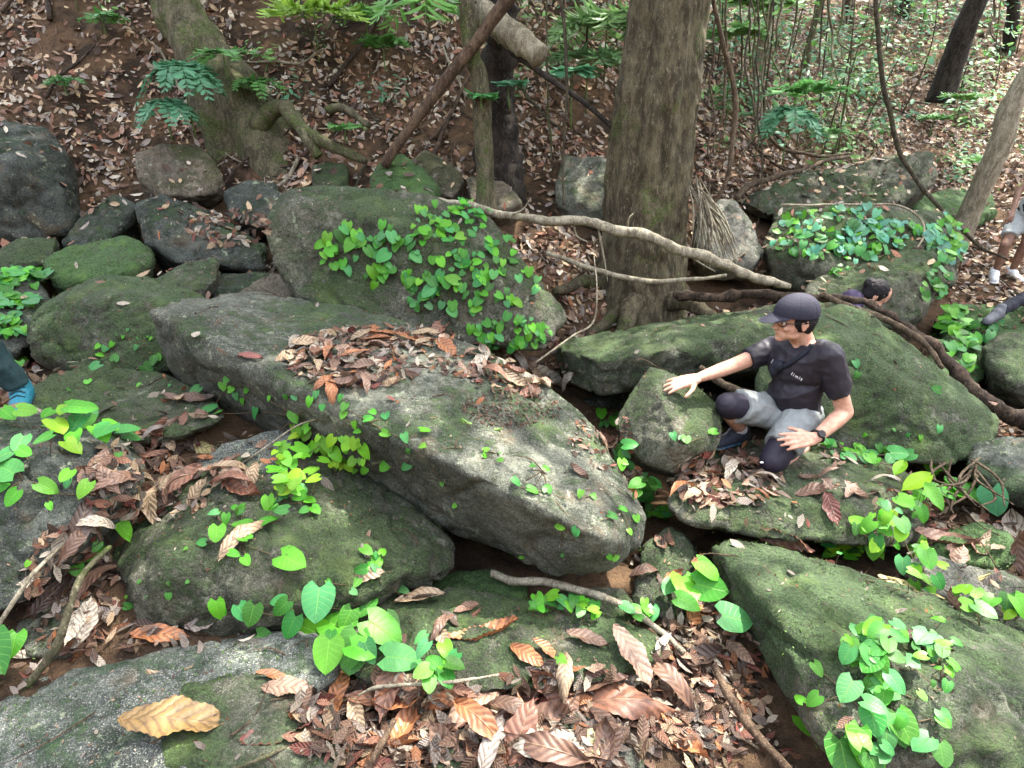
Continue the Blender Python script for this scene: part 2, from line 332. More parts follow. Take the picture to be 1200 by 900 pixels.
# ------------------------------------------------------------------ boulders
BOULDERS = {}
def boulder(key, label, mat, outline, extra=(), T=.5, shrink=.86, faces=7000, rnd=.035, rough=1.0, seed=0, drop=.15, name='boulder', chips=6):
    rnd *= .5
    """hull of the corners seen in the photograph (pixel, pixel, metres away) and of the hidden back, then voxel-remeshed, worn and roughened"""
    c = np.mean([(a, b) for a, b, _ in outline], 0); pts = [P(*q) for q in outline] + [P(*q) for q in extra]
    for a, b, Yv in outline:
        q = P(c[0] + (a - c[0]) * shrink, c[1] + (b - c[1]) * shrink, Yv + T); pts.append(q)
    zlo = min(p.z for p in pts[:len(outline)])
    for a, b, Yv in outline:
        q = P(c[0] + (a - c[0]) * .8, c[1] + (b - c[1]) * .8, Yv + T * .5); q.z = zlo - drop; pts.append(q)
    cr_ = random.Random(seed * 31 + 5)
    for _ in range(chips):      # knock off a few corners along planes, as frost and floods do
        dv = Vector((cr_.gauss(0, 1), cr_.gauss(-.3, 1), cr_.gauss(.2, .8))).normalized(); pr = [p.dot(dv) for p in pts]; cut = max(pr) - (max(pr) - min(pr)) * cr_.uniform(.03, .08)
        b2 = bmesh.new(); [b2.verts.new(p) for p in pts]; bmesh.ops.convex_hull(b2, input=b2.verts)
        bmesh.ops.bisect_plane(b2, geom=b2.verts[:] + b2.edges[:] + b2.faces[:], plane_co=dv * cut, plane_no=dv, clear_outer=True); pts = [v.co.copy() for v in b2.verts]; b2.free()
    bm = bmesh.new(); [bm.verts.new(p) for p in pts]; r = bmesh.ops.convex_hull(bm, input=bm.verts)
    dead = [e for e in r['geom_interior'] + r['geom_unused'] if isinstance(e, bmesh.types.BMVert)]
    bmesh.ops.delete(bm, geom=list(set(dead)), context='VERTS'); area = sum(f.calc_area() for f in bm.faces)
    me = bpy.data.meshes.new(name); bm.to_mesh(me); bm.free(); o = bpy.data.objects.new(name, me); COL.objects.link(o)
    s = math.sqrt(area / (faces * .8)); m = o.modifiers.new('r', 'REMESH'); m.mode = 'VOXEL'; m.voxel_size = s
    m2 = o.modifiers.new('s', 'SMOOTH'); m2.factor = .5; m2.iterations = int(min(60, max(3, (rnd / s) ** 2 * 2.5)))
    dg = bpy.context.evaluated_depsgraph_get(); me2 = bpy.data.meshes.new_from_object(o.evaluated_get(dg)); o.modifiers.clear(); o.data = me2
    n = len(me2.vertices); co = np.empty(n * 3, np.float32); me2.vertices.foreach_get('co', co); co = co.reshape(-1, 3).astype(float)
    no = np.empty(n * 3, np.float32); me2.vertex_normals.foreach_get('vector', no); no = no.reshape(-1, 3)
    q = co + seed * 13.7; size = math.sqrt(area / 6)
    d = .3 * rnd + fbm(q, 1.5 / max(size, .25), 2) * .045 * size
    rg = 1 - np.abs(fbm(q + 5, 3.0 / max(size, .25), 3)) * 2
    d = d - np.clip(rg - .62, 0, 1) * .13 * size * .6 + fbm(q, 9, 3) * .009
    st = q[:, 2] * 1.0 + q[:, 0] * .28 + fbm(q, 2, 2) * .12
    d = d - np.clip(perlin(np.stack([st * 11, st * 0, st * 0 + seed], 1)) - .25, 0, 1) * .03 * size
    d = (d * rough) + fbm(q, 34, 3) * .0035
    co = co + no * d[:, None]
    me2.vertices.foreach_set('co', co.ravel().astype(np.float32)); me2.polygons.foreach_set('use_smooth', np.ones(len(me2.polygons), bool)); me2.update()
    me2.materials.clear(); me2.materials.append(M[mat]); me2.name = name; bpy.data.meshes.remove(me)
    tag(o, label, 'boulder' if name == 'boulder' else 'stone'); rebase(o); BOULDERS[key] = o; return o
B = boulder
B('slab', 'huge tilted grey granite slab in the middle, dead leaves heaped on its top', 'rock_grey',
  [(172,362,3.0),(200,352,3.3),(300,345,3.6),(420,362,3.6),(500,385,3.4),(575,415,3.1),(645,455,2.9),(700,500,2.65),(742,560,2.4),(762,605,2.15),(752,640,2.02),(715,668,1.95),(655,682,2.0),(520,622,2.5),(430,580,2.75),(330,520,3.0),(240,482,3.12),(192,418,3.0)],
  [(325,462,2.50),(425,500,2.26),(560,558,1.99),(700,628,1.82),(232,420,2.76)], T=.55, faces=36000, rnd=.022, seed=1, drop=-.05, chips=0, rough=.5)
B('ivyrock', 'big rounded boulder behind the slab with heart-leaved vine spreading over its face', 'rock_mossy',
  [(314,262,3.95),(334,224,4.1),(380,216,4.2),(440,224,4.2),(505,232,4.25),(570,255,4.2),(625,288,4.1),(655,330,3.95),(664,375,3.75),(640,408,3.6),(520,400,3.55),(420,372,3.55),(345,345,3.65),(318,300,3.8)],
  [(430,262,3.8),(560,300,3.75),(350,262,3.85)], T=.8, faces=20000, rnd=.07, seed=2, chips=2, rough=.7)
B('leftdome', 'wide domed mossy boulder left of the slab behind the small heart leaves', 'rock_lush',
  [(36,385,3.3),(58,345,3.5),(110,322,3.7),(175,328,3.7),(240,348,3.65),(262,390,3.4),(250,425,3.2),(190,438,3.1),(95,442,3.1),(42,415,3.2)], [(130,350,3.3),(200,365,3.3)], T=.6, faces=13000, rnd=.08, seed=3)
B('wedge', 'small pointed wedge of mossy stone between the dome and the gap', 'rock_mossy', [(175,330,4.0),(215,310,4.1),(257,300,4.1),(255,325,3.95),(235,348,3.8),(190,345,3.8)], T=.4, faces=4000, rnd=.02, seed=4)
B('greenflat', 'bright green moss-covered flat boulder on the left', 'rock_green', [(50,305,4.1),(80,290,4.3),(150,277,4.4),(180,290,4.3),(178,318,4.1),(120,333,3.95),(70,336,3.95),(52,322,4.0)], T=.5, faces=5000, rnd=.05, seed=5)
B('fin', 'dark slanting fin of stone above the green flat boulder', 'rock_dark', [(70,285,4.6),(100,250,4.8),(135,228,4.9),(160,238,4.8),(150,265,4.7),(110,292,4.5)], T=.4, faces=4000, rnd=.02, seed=6)
B('darkslab', 'dark angular slab with strewn leaves behind the vine boulder at left', 'rock_dark', [(158,238,4.6),(190,229,4.8),(250,250,4.8),(315,288,4.5),(318,316,4.3),(260,312,4.3),(205,308,4.35),(172,285,4.5)], [(200,268,4.45)], T=.5, faces=7000, rnd=.03, seed=7)
B('gapstone', 'narrow brown stone down in the gap beneath the dark slab', 'rock_brown', [(265,345,4.0),(320,318,4.1),(350,330,4.0),(345,352,3.85),(290,356,3.8)], T=.3, faces=3000, rnd=.02, seed=8)
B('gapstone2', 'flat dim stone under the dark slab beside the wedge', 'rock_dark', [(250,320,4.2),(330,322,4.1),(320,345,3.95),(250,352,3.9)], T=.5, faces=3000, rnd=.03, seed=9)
B('farleft', 'large dark boulder at the left edge leaning on the bank', 'rock_dark', [(-60,150,5.2),(0,132,5.3),(45,140,5.3),(80,190,5.2),(92,230,5.0),(80,268,4.8),(20,285,4.7),(-60,290,4.7)], [(20,190,4.8)], T=.9, faces=9000, rnd=.09, seed=10)
B('topleft', 'dark rounded boulder high on the bank at the left edge', 'rock_dark', [(-50,50,6.6),(-5,28,6.7),(20,45,6.7),(34,90,6.5),(20,112,6.3),(-50,120,6.3)], T=.8, faces=4000, rnd=.08, seed=11)
B('leftsmall', 'small low mossy boulder under the far left one', 'rock_mossy', [(0,292,4.4),(30,276,4.5),(65,278,4.5),(62,302,4.3),(25,318,4.2),(-5,312,4.2)], T=.4, faces=3000, rnd=.04, seed=12)
B('leftvine', 'vine-grown boulder at the left edge in front of the low mossy one', 'rock_dark', [(-60,330,3.7),(-10,312,3.9),(40,322,3.9),(62,350,3.7),(40,400,3.4),(0,425,3.2),(-60,430,3.2)], T=.6, faces=7000, rnd=.06, seed=13)
B('bankbrown', 'half-buried rust brown stone in the bank below the buttressed tree', 'rock_brown', [(158,180,5.3),(190,168,5.4),(240,175,5.5),(262,210,5.3),(245,232,5.1),(180,228,5.1),(160,205,5.2)], T=.5, faces=4000, rnd=.04, seed=14)
B('bankgrey', 'dim grey stone just above the left end of the vine boulder', 'rock_dark', [(262,225,5.0),(290,212,5.1),(325,215,5.1),(332,240,4.9),(310,262,4.7),(270,255,4.8)], T=.4, faces=3500, rnd=.04, seed=15)
B('rootstone', 'small square mossy stone at the foot of the looping root', 'rock_mossy', [(366,195,5.4),(385,189,5.5),(408,193,5.5),(408,215,5.3),(385,222,5.2),(366,215,5.3)], T=.3, faces=2500, rnd=.03, seed=16)
B('greentri', 'bright green three-cornered stone against the leaning pole', 'rock_green', [(433,210,5.1),(448,188,5.2),(472,180,5.3),(495,195,5.2),(518,222,5.0),(500,240,4.8),(440,232,4.9)], T=.3, faces=3500, rnd=.02, seed=17)
B('darktri', 'dark brown stone tucked behind the green three-cornered one', 'rock_brown', [(478,190,5.5),(495,176,5.6),(525,188,5.6),(545,212,5.4),(530,232,5.2),(495,222,5.2)], T=.4, faces=3000, rnd=.03, seed=18)
B('saplingstone', 'flat brown stone beside the base of the thin mottled sapling', 'rock_brown', [(548,208,5.4),(590,212,5.4),(615,235,5.2),(590,248,5.1),(550,238,5.2)], T=.3, faces=2500, rnd=.02, seed=19)
B('treestone', 'squarish grey boulder with a green edge left of the big tree', 'rock_grey', [(650,198,5.7),(662,182,5.8),(700,183,5.8),(722,192,5.7),(724,235,5.5),(700,262,5.3),(672,250,5.4),(652,225,5.5)], T=.5, faces=5000, rnd=.025, seed=20)
B('palegrey', 'smooth pale grey stone right of the big tree behind the dry fronds', 'rock_pale', [(815,250,5.3),(838,232,5.4),(860,235,5.4),(880,262,5.3),(895,295,5.1),(880,315,4.9),(830,310,4.9),(812,285,5.1)], T=.4, faces=5000, rnd=.05, seed=21)
B('longslab', 'long overhanging slab topped with leaf litter far right of the big tree', 'rock_mossy', [(868,236,6.2),(885,222,6.4),(960,200,6.8),(1040,186,7.0),(1092,178,7.0),(1098,210,6.7),(1060,238,6.4),(1000,250,6.2),(900,254,6.1)], T=.9, faces=9000, rnd=.05, seed=22)
B('farmossy', 'low mossy ledge under the leaning pale trunk at right', 'rock_green', [(1060,235,6.9),(1110,222,7.3),(1165,228,7.3),(1172,250,6.9),(1130,270,6.6),(1080,262,6.6)], T=.6, faces=4000, rnd=.05, seed=23)
B('ivyright', 'wide boulder at right blanketed by a carpet of small heart leaves', 'rock_mossy', [(893,280,5.1),(905,250,5.4),(960,240,5.6),(1040,240,5.7),(1105,252,5.6),(1135,285,5.3),(1128,330,4.9),(1060,345,4.7),(960,340,4.7),(905,318,4.8)], [(1000,262,5.1)], T=.7, faces=10000, rnd=.07, seed=24)
B('lichenrock', 'mossy boulder with pale lichen patch behind the crouching woman', 'rock_mossy', [(940,335,4.7),(985,310,4.9),(1050,293,5.0),(1095,297,4.9),(1102,325,4.7),(1088,368,4.4),(1050,385,4.3),(960,370,4.4)], [(1070,325,4.5)], T=.5, faces=8000, rnd=.05, seed=25)
B('rightledge', 'flat mossy ledge at right with brown leaves below the white shoes', 'rock_green', [(1095,372,4.9),(1130,358,5.1),(1210,362,5.1),(1290,380,5.0),(1290,420,4.6),(1170,402,4.6),(1110,398,4.6)], T=.5, faces=5000, rnd=.05, seed=26)
B('rightledge2', 'mossy shelf of rock behind the person in white shoes', 'rock_green', [(1115,320,6.0),(1140,285,6.5),(1210,270,6.8),(1290,275,6.8),(1290,330,6.1),(1180,322,6.05)], T=.8, faces=5000, rnd=.05, seed=27)
B('rightgreen', 'small mossy stone with seedlings right of the fallen root log', 'rock_green', [(1085,420,4.1),(1110,395,4.4),(1150,400,4.4),(1160,430,4.1),(1140,455,3.8),(1100,448,3.8)], T=.4, faces=4000, rnd=.05, seed=28)
B('rightslab', 'smooth grey-green slab at the right edge above the root tangle', 'rock_mossy', [(1150,405,4.0),(1175,390,4.1),(1230,392,4.1),(1290,420,3.9),(1290,480,3.5),(1200,462,3.5),(1165,440,3.7)], T=.5, faces=5000, rnd=.05, seed=29)
B('overhang', 'long smooth boulder with shadowed hollow beneath it, left of the kneeling man', 'rock_mossy',
  [(636,420,3.75),(662,398,4.0),(740,386,4.2),(820,372,4.25),(880,360,4.3),(930,358,4.3),(985,365,4.2),(985,410,3.7),(930,428,3.55),(850,432,3.55),(780,446,3.55),(700,462,3.55),(652,448,3.6)],
  [(700,425,3.5),(860,392,3.6),(780,410,3.5)], T=.55, faces=14000, rnd=.06, seed=30, drop=-.05)
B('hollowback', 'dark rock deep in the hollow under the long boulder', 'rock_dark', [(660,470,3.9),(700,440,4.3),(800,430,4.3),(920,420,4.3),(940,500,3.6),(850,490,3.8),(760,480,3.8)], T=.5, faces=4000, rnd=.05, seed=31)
B('manrock', 'big mossy boulder rising to a peak behind the kneeling man', 'rock_lush',
  [(884,440,3.15),(905,405,3.4),(950,372,3.6),(985,358,3.7),(1020,368,3.65),(1070,402,3.5),(1125,452,3.3),(1168,492,3.1),(1160,530,2.95),(1110,545,2.85),(1040,540,2.85),(960,520,2.95),(895,490,3.05)],
  [(985,400,3.25),(1060,450,3.05),(930,430,3.15)], T=.65, faces=22000, rnd=.03, seed=32, chips=1, rough=.7)
B('handrock', 'upright mossy stone that the kneeling man rests his hand on', 'rock_mossy', [(722,492,2.85),(742,456,2.93),(762,429,3.0),(772,431,3.0),(815,450,2.92),(844,476,2.82),(845,510,2.68),(835,540,2.6),(790,556,2.55),(750,540,2.62),(728,515,2.72)], [(775,466,2.74),(800,520,2.5)], T=.4, faces=11000, rnd=.012, seed=33, rough=.5, chips=0)
B('manledge', 'flat leaf-strewn ledge of rock under the kneeling man', 'rock_mossy',
  [(782,592,2.35),(795,560,2.6),(840,530,2.85),(900,515,3.0),(960,520,3.0),(1030,525,2.95),(1062,540,2.8),(1080,575,2.55),(1098,610,2.3),(1080,640,2.15),(1000,640,2.1),(900,632,2.12),(800,612,2.25)],
  [(880,585,2.32),(1010,590,2.3)], T=.4, faces=16000, rnd=.045, seed=34, drop=.1, rough=.7)
B('corner', 'massive lower-right boulder, mossy with trailing heart-leaf vine', 'rock_lush',
  [(820,660,2.0),(838,637,2.15),(900,640,2.15),(980,655,2.05),(1060,680,1.95),(1130,715,1.8),(1220,765,1.6),(1320,860,1.35),(1300,1000,1.0),(1050,960,1.05),(960,880,1.2),(930,815,1.4),(880,765,1.6),(830,700,1.85)],
  [(880,700,1.72),(960,745,1.5),(1080,800,1.3)], T=.55, faces=34000, rnd=.045, seed=35, drop=.1)
B('rightbit', 'ribbed mossy stone on the right above the yellow fallen leaves', 'rock_green', [(1090,640,2.15),(1110,622,2.25),(1150,612,2.3),(1185,625,2.2),(1190,655,2.05),(1150,668,2.0),(1105,665,2.05)], T=.25, faces=5000, rnd=.025, seed=36)
B('rightbit2', 'grey mossy stone right of the yellow fallen leaves', 'rock_pale', [(1050,665,2.02),(1090,650,2.08),(1180,672,1.98),(1250,700,1.85),(1250,745,1.7),(1160,735,1.75),(1080,700,1.88)], T=.25, faces=6000, rnd=.03, seed=37)
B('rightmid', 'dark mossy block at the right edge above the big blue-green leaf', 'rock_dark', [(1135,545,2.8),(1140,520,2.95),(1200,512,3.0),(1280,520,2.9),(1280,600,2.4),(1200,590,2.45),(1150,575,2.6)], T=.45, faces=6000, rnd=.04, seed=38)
B('lowerleft', 'long mossy boulder lying diagonally lower left of the slab', 'rock_mossy',
  [(112,700,1.75),(130,650,1.95),(190,596,2.15),(265,545,2.38),(340,512,2.55),(410,545,2.5),(475,598,2.35),(532,638,2.2),(532,668,2.0),(480,705,1.85),(400,735,1.72),(300,755,1.62),(180,775,1.55),(125,768,1.6)],
  [(200,660,1.75),(310,640,1.85),(420,660,1.85)], T=.4, faces=24000, rnd=.05, seed=39)
B('leftwall', 'dark layered boulder at the left edge with a leafy plant on top', 'rock_dark',
  [(-70,520,1.9),(0,498,2.1),(60,490,2.2),(130,500,2.25),(172,525,2.15),(168,565,1.95),(100,640,1.75),(50,690,1.6),(0,720,1.5),(-70,740,1.4)], [(60,530,1.9),(120,545,1.93)], T=.4, faces=16000, rnd=.04, seed=40)
B('leftmid', 'flat mossy stone between the teal shoe and the leaf-filled channel', 'rock_mossy',
  [(25,470,2.75),(60,440,2.95),(120,430,3.05),(185,438,3.0),(250,462,2.85),(265,490,2.65),(200,515,2.45),(120,520,2.4),(50,500,2.5)], T=.35, faces=9000, rnd=.05, seed=41)
B('channelslab', 'long flat grey slab in the channel between fallen leaves', 'rock_cool',
  [(170,600,2.12),(205,560,2.28),(260,520,2.5),(330,505,2.55),(360,515,2.5),(330,545,2.32),(260,585,2.15),(200,620,2.02)], T=.3, faces=7000, rnd=.025, seed=42, drop=.05)
B('bottomleft', 'speckled blue-grey boulder filling the bottom left corner with large dead leaf', 'rock_cool',
  [(-80,830,1.35),(0,805,1.45),(80,785,1.5),(200,765,1.55),(300,752,1.6),(372,745,1.6),(402,765,1.52),(392,825,1.35),(320,868,1.22),(260,930,1.08),(100,1000,.95),(-80,1000,.95)], [(100,850,1.22),(280,800,1.38)], T=.4, faces=24000, rnd=.05, seed=43, rough=.75)
B('leftpebble', 'small grey stone behind crossed sticks at the left edge', 'rock_grey', [(10,735,1.6),(30,700,1.72),(70,685,1.78),(100,705,1.7),(105,750,1.55),(70,775,1.48),(20,765,1.5)], T=.25, faces=5000, rnd=.03, seed=44)
B('centre', 'flat mossy rock in the lower middle between leaf heaps', 'rock_mossy', [(400,720,1.85),(450,700,1.95),(540,690,2.0),(620,700,1.92),(660,718,1.85),(760,735,1.78),(790,775,1.6),(700,800,1.5),(560,812,1.42),(470,828,1.38),(410,790,1.5)], [(560,745,1.65)], T=.3, faces=15000, rnd=.035, seed=45, rough=.8)
B('centreback', 'mossy stone with pale green tip deep below the slab', 'rock_green', [(470,690,2.1),(520,672,2.2),(580,668,2.2),(625,690,2.08),(635,712,1.98),(560,712,1.95),(490,708,1.98)], T=.25, faces=5000, rnd=.03, seed=46)
B('bottomstone', 'grey stone under the dead leaves at the bottom middle', 'rock_grey', [(500,880,1.22),(560,845,1.32),(650,835,1.35),(740,850,1.3),(770,900,1.18),(740,960,1.05),(520,960,1.05)], T=.25, faces=8000, rnd=.03, seed=47)
B('bottomgrey', 'dim mossy stone in the leaf heap left of the bottom middle', 'rock_mossy', [(180,905,1.1),(215,800,1.4),(330,790,1.42),(400,835,1.28),(395,900,1.12),(300,960,1.0)], T=.2, faces=3000, rnd=.03, seed=48)
B('centreright', 'pale green stone standing below the right tip of the slab', 'rock_mossy', [(740,705,1.95),(755,640,2.25),(785,618,2.35),(815,640,2.25),(822,700,2.0),(800,735,1.85),(760,730,1.85)], T=.3, faces=6000, rnd=.03, seed=49)
B('flatcentre', 'low stone with leaves beneath the pale crooked root', 'rock_mossy', [(640,720,1.95),(660,690,2.05),(730,690,2.02),(750,720,1.9),(720,745,1.8),(660,738,1.82)], T=.2, faces=4000, rnd=.025, seed=50)
print('boulders', time.time() - T0)
# ------------------------------------------------------------------ trees: trunk, crown, roots
def leaf_mass(name, centers, normals, sizes, cols, tmpl, mat, parent=None, seed=0, tilt=.5, lift=0, aspect=.12):
    """one mesh of many small leaves: template copied with its own turn, tilt, size and colour"""
    r = np.random.default_rng(seed); n = len(centers); TV, TF, TU = tmpl
    nn = normals + r.normal(size=(n, 3)) * tilt; nn /= np.linalg.norm(nn, axis=1)[:, None]
    a = r.normal(size=(n, 3)); a -= nn * (a * nn).sum(1)[:, None]; a /= np.linalg.norm(a, axis=1)[:, None]; b = np.cross(nn, a)
    sx = sizes * (1 + r.normal(size=n) * aspect); cz = r.normal(size=n) * .8
    V = centers[:, None] + nn[:, None] * lift * r.random(n)[:, None, None] + sizes[:, None, None] * (a[:, None] * TV[None, :, 1:2]) + sx[:, None, None] * (b[:, None] * TV[None, :, 0:1]) + (sizes * cz)[:, None, None] * nn[:, None] * TV[None, :, 2:3]
    k = len(TV); F = (TF[None] + (np.arange(n) * k)[:, None, None]).reshape(-1, TF.shape[1])
    me = mesh(name, V.reshape(-1, 3), F, mat, True, np.tile(TU, (n, 1)), np.repeat(cols, k, axis=0))
    return link(name, me, parent)
def tmpl_small():      # 4 quads, folded and bent
    V = np.array([(0, 0, 0), (-.2, .3, .07), (0, .32, .02), (.2, .3, .07), (-.17, .68, .03), (0, .7, -.03), (.17, .68, .03), (0, 1, -.09)])
    F = np.array([(0, 2, 1), (0, 3, 2), (1, 2, 5), (1, 5, 4), (2, 3, 6), (2, 6, 5), (4, 5, 7), (5, 6, 7)])
    return V - (0, .5, 0), F, np.stack([V[:, 0] * 2 + .5, V[:, 1]], 1)
def tmpl_quad():
    V = np.array([(0, 0, 0), (.24, .45, .05), (0, 1, -.05), (-.24, .45, .05)]); return V, np.array([(0, 1, 2, 3)]), np.array([(.5, 0), (1, .45), (.5, 1), (0, .45)])
TS, TQ = tmpl_small(), tmpl_quad()
GREENS = np.array([(.045, .12, .02), (.07, .17, .03), (.10, .22, .04), (.035, .09, .02), (.14, .26, .05)])
def crown(parent, c, rad, n, leaf=.16, seed=0):
    r = np.random.default_rng(seed); m = 42
    d = r.normal(size=(m, 3)); d /= np.linalg.norm(d, axis=1)[:, None]; cl = d * (r.random((m, 1)) ** .4) * np.array(rad) + np.array(c)
    k = r.integers(0, m, n); p = cl[k] + r.normal(size=(n, 3)) * np.array(rad) * .13
    nm = np.tile((0, 0, 1.0), (n, 1)); col = GREENS[r.integers(0, 5, n)] * (.7 + .6 * r.random((n, 1)))
    leaf_mass('crown', p, nm, leaf * (.7 + .6 * r.random(n)), col, TQ, M['leaf_green_mass'], parent, seed, .7)
    return cl
def tree(name, label, pts, rad, mat, crown_at=None, crad=(3, 3, 2), nleaf=9000, limbs=4, group=None, sides=14, rough=.02, flare=None, seed=0, n=None, roots=(), leaf=.16):
    t = thing(name, pts[0], label, 'tree', group); L = bpy.data.objects
    tube_obj('trunk', pts, rad, mat, t, sides=sides, rough=rough, rfreq=7, n=n or 40, flare=flare, seed=seed, zs=.3)
    for rp, rr in roots: tube_obj('root', rp, rr, mat, t, sides=10, rough=.012, n=26, wob=.04, seed=seed)
    if crown_at:
        bpy.context.view_layer.update(); cl = crown(t, crown_at, crad, nleaf, leaf, seed)
        b = MB(); top = Vector(pts[-1])
        for i in range(limbs + 8):
            e = Vector(cl[i]); s = Vector(pts[-2]).lerp(top, rng.random()); mid = s.lerp(e, .5) + Vector((0, 0, -.3))
            b.add(*tube_geo([s, mid, e], [rad[-1] * .5, rad[-1] * .3, .015], sides=6, n=7))
        b.build('limb', mat, t)
    return t
def fl_main(t_, a):
    k = max(0, 1 - t_ * 9); return 1 + k * (.16 + .20 * math.sin(3 * a + .6) + .14 * math.sin(7 * a)) + .05 * math.sin(5 * a + t_ * 6) + .03 * math.sin(11 * a + 3)
def gp(px, py, Y, dz=0): return P(px, py, Y) + Vector((0, 0, dz))
tree('broad_tree', 'thick brown mossy tree trunk rising straight right of the middle', [gp(748, 385, 5.0, -.15), P(754, 300, 5), P(760, 210, 5), P(768, 120, 5), P(784, 0, 5), Vector((1.16, 5.05, 4.5)), Vector((1.2, 5.1, 6.5)), Vector((1.3, 5.2, 8.2))],
     [.40, .35, .32, .31, .275, .24, .2, .14], M['bark_main'], (1.6, 5.8, 8.9), (4.2, 4.2, 1.7), 9500, sides=96, rough=.03, flare=fl_main, seed=1, n=260,
     roots=[([P(745, 352, 4.85), P(718, 372, 4.7), P(690, 400, 4.5)], [.11, .07, .03]), ([P(770, 350, 4.8), P(800, 352, 4.6), P(842, 372, 4.4)], [.10, .07, .03]), ([P(748, 345, 4.75), P(738, 372, 4.5), P(730, 395, 4.4)], [.1, .07, .04]), ([P(725, 340, 5.0), P(690, 330, 4.95), P(650, 340, 4.7)], [.09, .06, .03])])
def fl_left(t_, a):
    k = max(0, 1 - t_ * 3.2); return 1 + k * (.35 + .4 * math.sin(2 * a + 1.1) + .22 * math.sin(5 * a)) + .06 * math.sin(6 * a + t_ * 9)
tree('buttressed_tree', 'mossy buttressed tree leaning to the left on the bank at top left', [gp(322, 215, 5.95, -.4), P(268, 125, 6.2), P(236, 60, 6.3), P(205, 0, 6.5), Vector((-3.3, 6.7, 3.6)), Vector((-3.7, 6.8, 6.2)), Vector((-3.6, 6.8, 8))],
     [.38, .28, .23, .2, .17, .14, .10], M['bark_green'], (-3.3, 6.6, 8.8), (3.8, 4, 1.6), 8500, sides=44, rough=.03, flare=fl_left, seed=2, n=110,
     roots=[([P(300, 150, 5.85), P(330, 125, 5.8), P(345, 140, 5.6), P(375, 165, 5.5), P(430, 188, 5.35)], [.09, .065, .06, .05, .03]), ([P(345, 130, 5.7), P(360, 160, 5.5), P(374, 185, 5.45)], [.05, .045, .04]), ([P(385, 130, 5.9), P(405, 128, 5.8), P(432, 150, 5.6)], [.04, .035, .02])])
tree('sapling', 'thin mottled pale green sapling between the leaning pole and dead log', [gp(570, 240, 5.15, -.1), P(567, 170, 5.2), P(562, 90, 5.2), P(548, 20, 5.2), Vector((-.42, 5.2, 4.5)), Vector((-.5, 5.3, 6.3))], [.085, .075, .068, .062, .05, .03], M['bark_green'], (-.5, 5.4, 6.9), (1.6, 1.6, 1.1), 3000, sides=20, rough=.008, seed=3)
tree('leaning_tree', 'pale bent trunk leaning in from the right edge over mossy rocks', [gp(1120, 285, 6.6, -.1), P(1140, 240, 6.6), P(1172, 170, 6.5), P(1205, 90, 6.5), Vector((5.7, 6.5, 3.6)), Vector((6.6, 6.4, 6.2))], [.13, .105, .1, .095, .08, .05], M['bark_pale'], (6.7, 6.4, 7.4), (3, 3.4, 1.6), 6500, sides=22, rough=.012, seed=4)
tree('dark_leaning_tree', 'dark slim trunk leaning right on the slope at top right', [gp(1103, 112, 10, -.1), P(1118, 70, 10), P(1150, -10, 10), Vector((7.5, 10.2, 6.5))], [.2, .16, .14, .1], M['bark_dark'], (7.8, 10.6, 8.6), (3.8, 3.8, 1.7), 4500, sides=18, seed=5)
BT = [(1185, 60, 13, 1190, .12, 'bark_dark', 'slender dark tree near the top right corner'), (885, 95, 9.5, 905, .09, 'bark_pale', 'slim pale tree leaning right just behind the big trunk'),
      (935, 100, 10.5, 962, .07, 'bark_green', 'slim greenish tree between hanging lianas at upper right'), (1060, 25, 15, 1065, .12, 'bark_dark', 'distant dark tree at the top of the right slope'),
      (655, 90, 8.2, 652, .06, 'bark_green', 'slim mossy tree just left of the big trunk'), (690, 50, 9.5, 700, .07, 'bark_brown', 'slim brown tree up the slope between sapling and big trunk'),
      (1000, 30, 14, 985, .09, 'bark_brown', 'thin brown tree high on the right slope behind seedlings'), (330, 5, 9.0, 325, .12, 'bark_brown', 'brown tree at the top edge right of the buttressed one')]
for i, (px, py, Y, tx, r0, mt, lb) in enumerate(BT):
    p0 = gp(px, py, Y, -.2); p1 = P((px + tx) / 2, py - 50, Y); p2 = P(tx, py - 110, Y); p3 = Vector((p2.x + (p2.x - p0.x) * 1.5, Y + .2, 6.5 + Y * .12)); 
    tree('slope_tree', lb, [p0, p1, p2, p3], [r0, r0 * .9, r0 * .8, r0 * .5], M[mt], (p3.x, Y, p3.z + 1.2), (3.2, 3.2, 1.3), 7000 if px < 800 else 3000, 3, 'slim trees on the slope', sides=12, seed=20 + i)
# far trunks closing the slope
for i, (x, y) in enumerate([(-9, 13), (-6, 16), (-2.5, 15), (1.5, 18), (5.5, 19), (9.5, 17), (12.5, 13), (13, 20), (-12, 18)]):
    z = float(ground_z(x, y)[0]); 
    if i in (3, 4, 5, 7): tree('forest_tree', ['','','','bushy forest tree far up the slope above the big trunk','bushy forest tree far up the slope at upper right','bushy forest tree far up the slope near the right corner','','most distant forest tree beyond the right corner'][i], [(x, y, z - .3), (x + .1, y, z + 2), (x + .3, y, z + 5)], [.2, .16, .1], M['bark_dark'], (x, y, z + 5.4), (3.5, 3.5, 1.8), 4000, 3, 'forest trees far up the slope', sides=10, seed=40 + i, leaf=.2)
print('trees', time.time() - T0)
def rnd3_(s): return Vector((rng.gauss(0, s), rng.gauss(0, s), rng.gauss(0, s)))
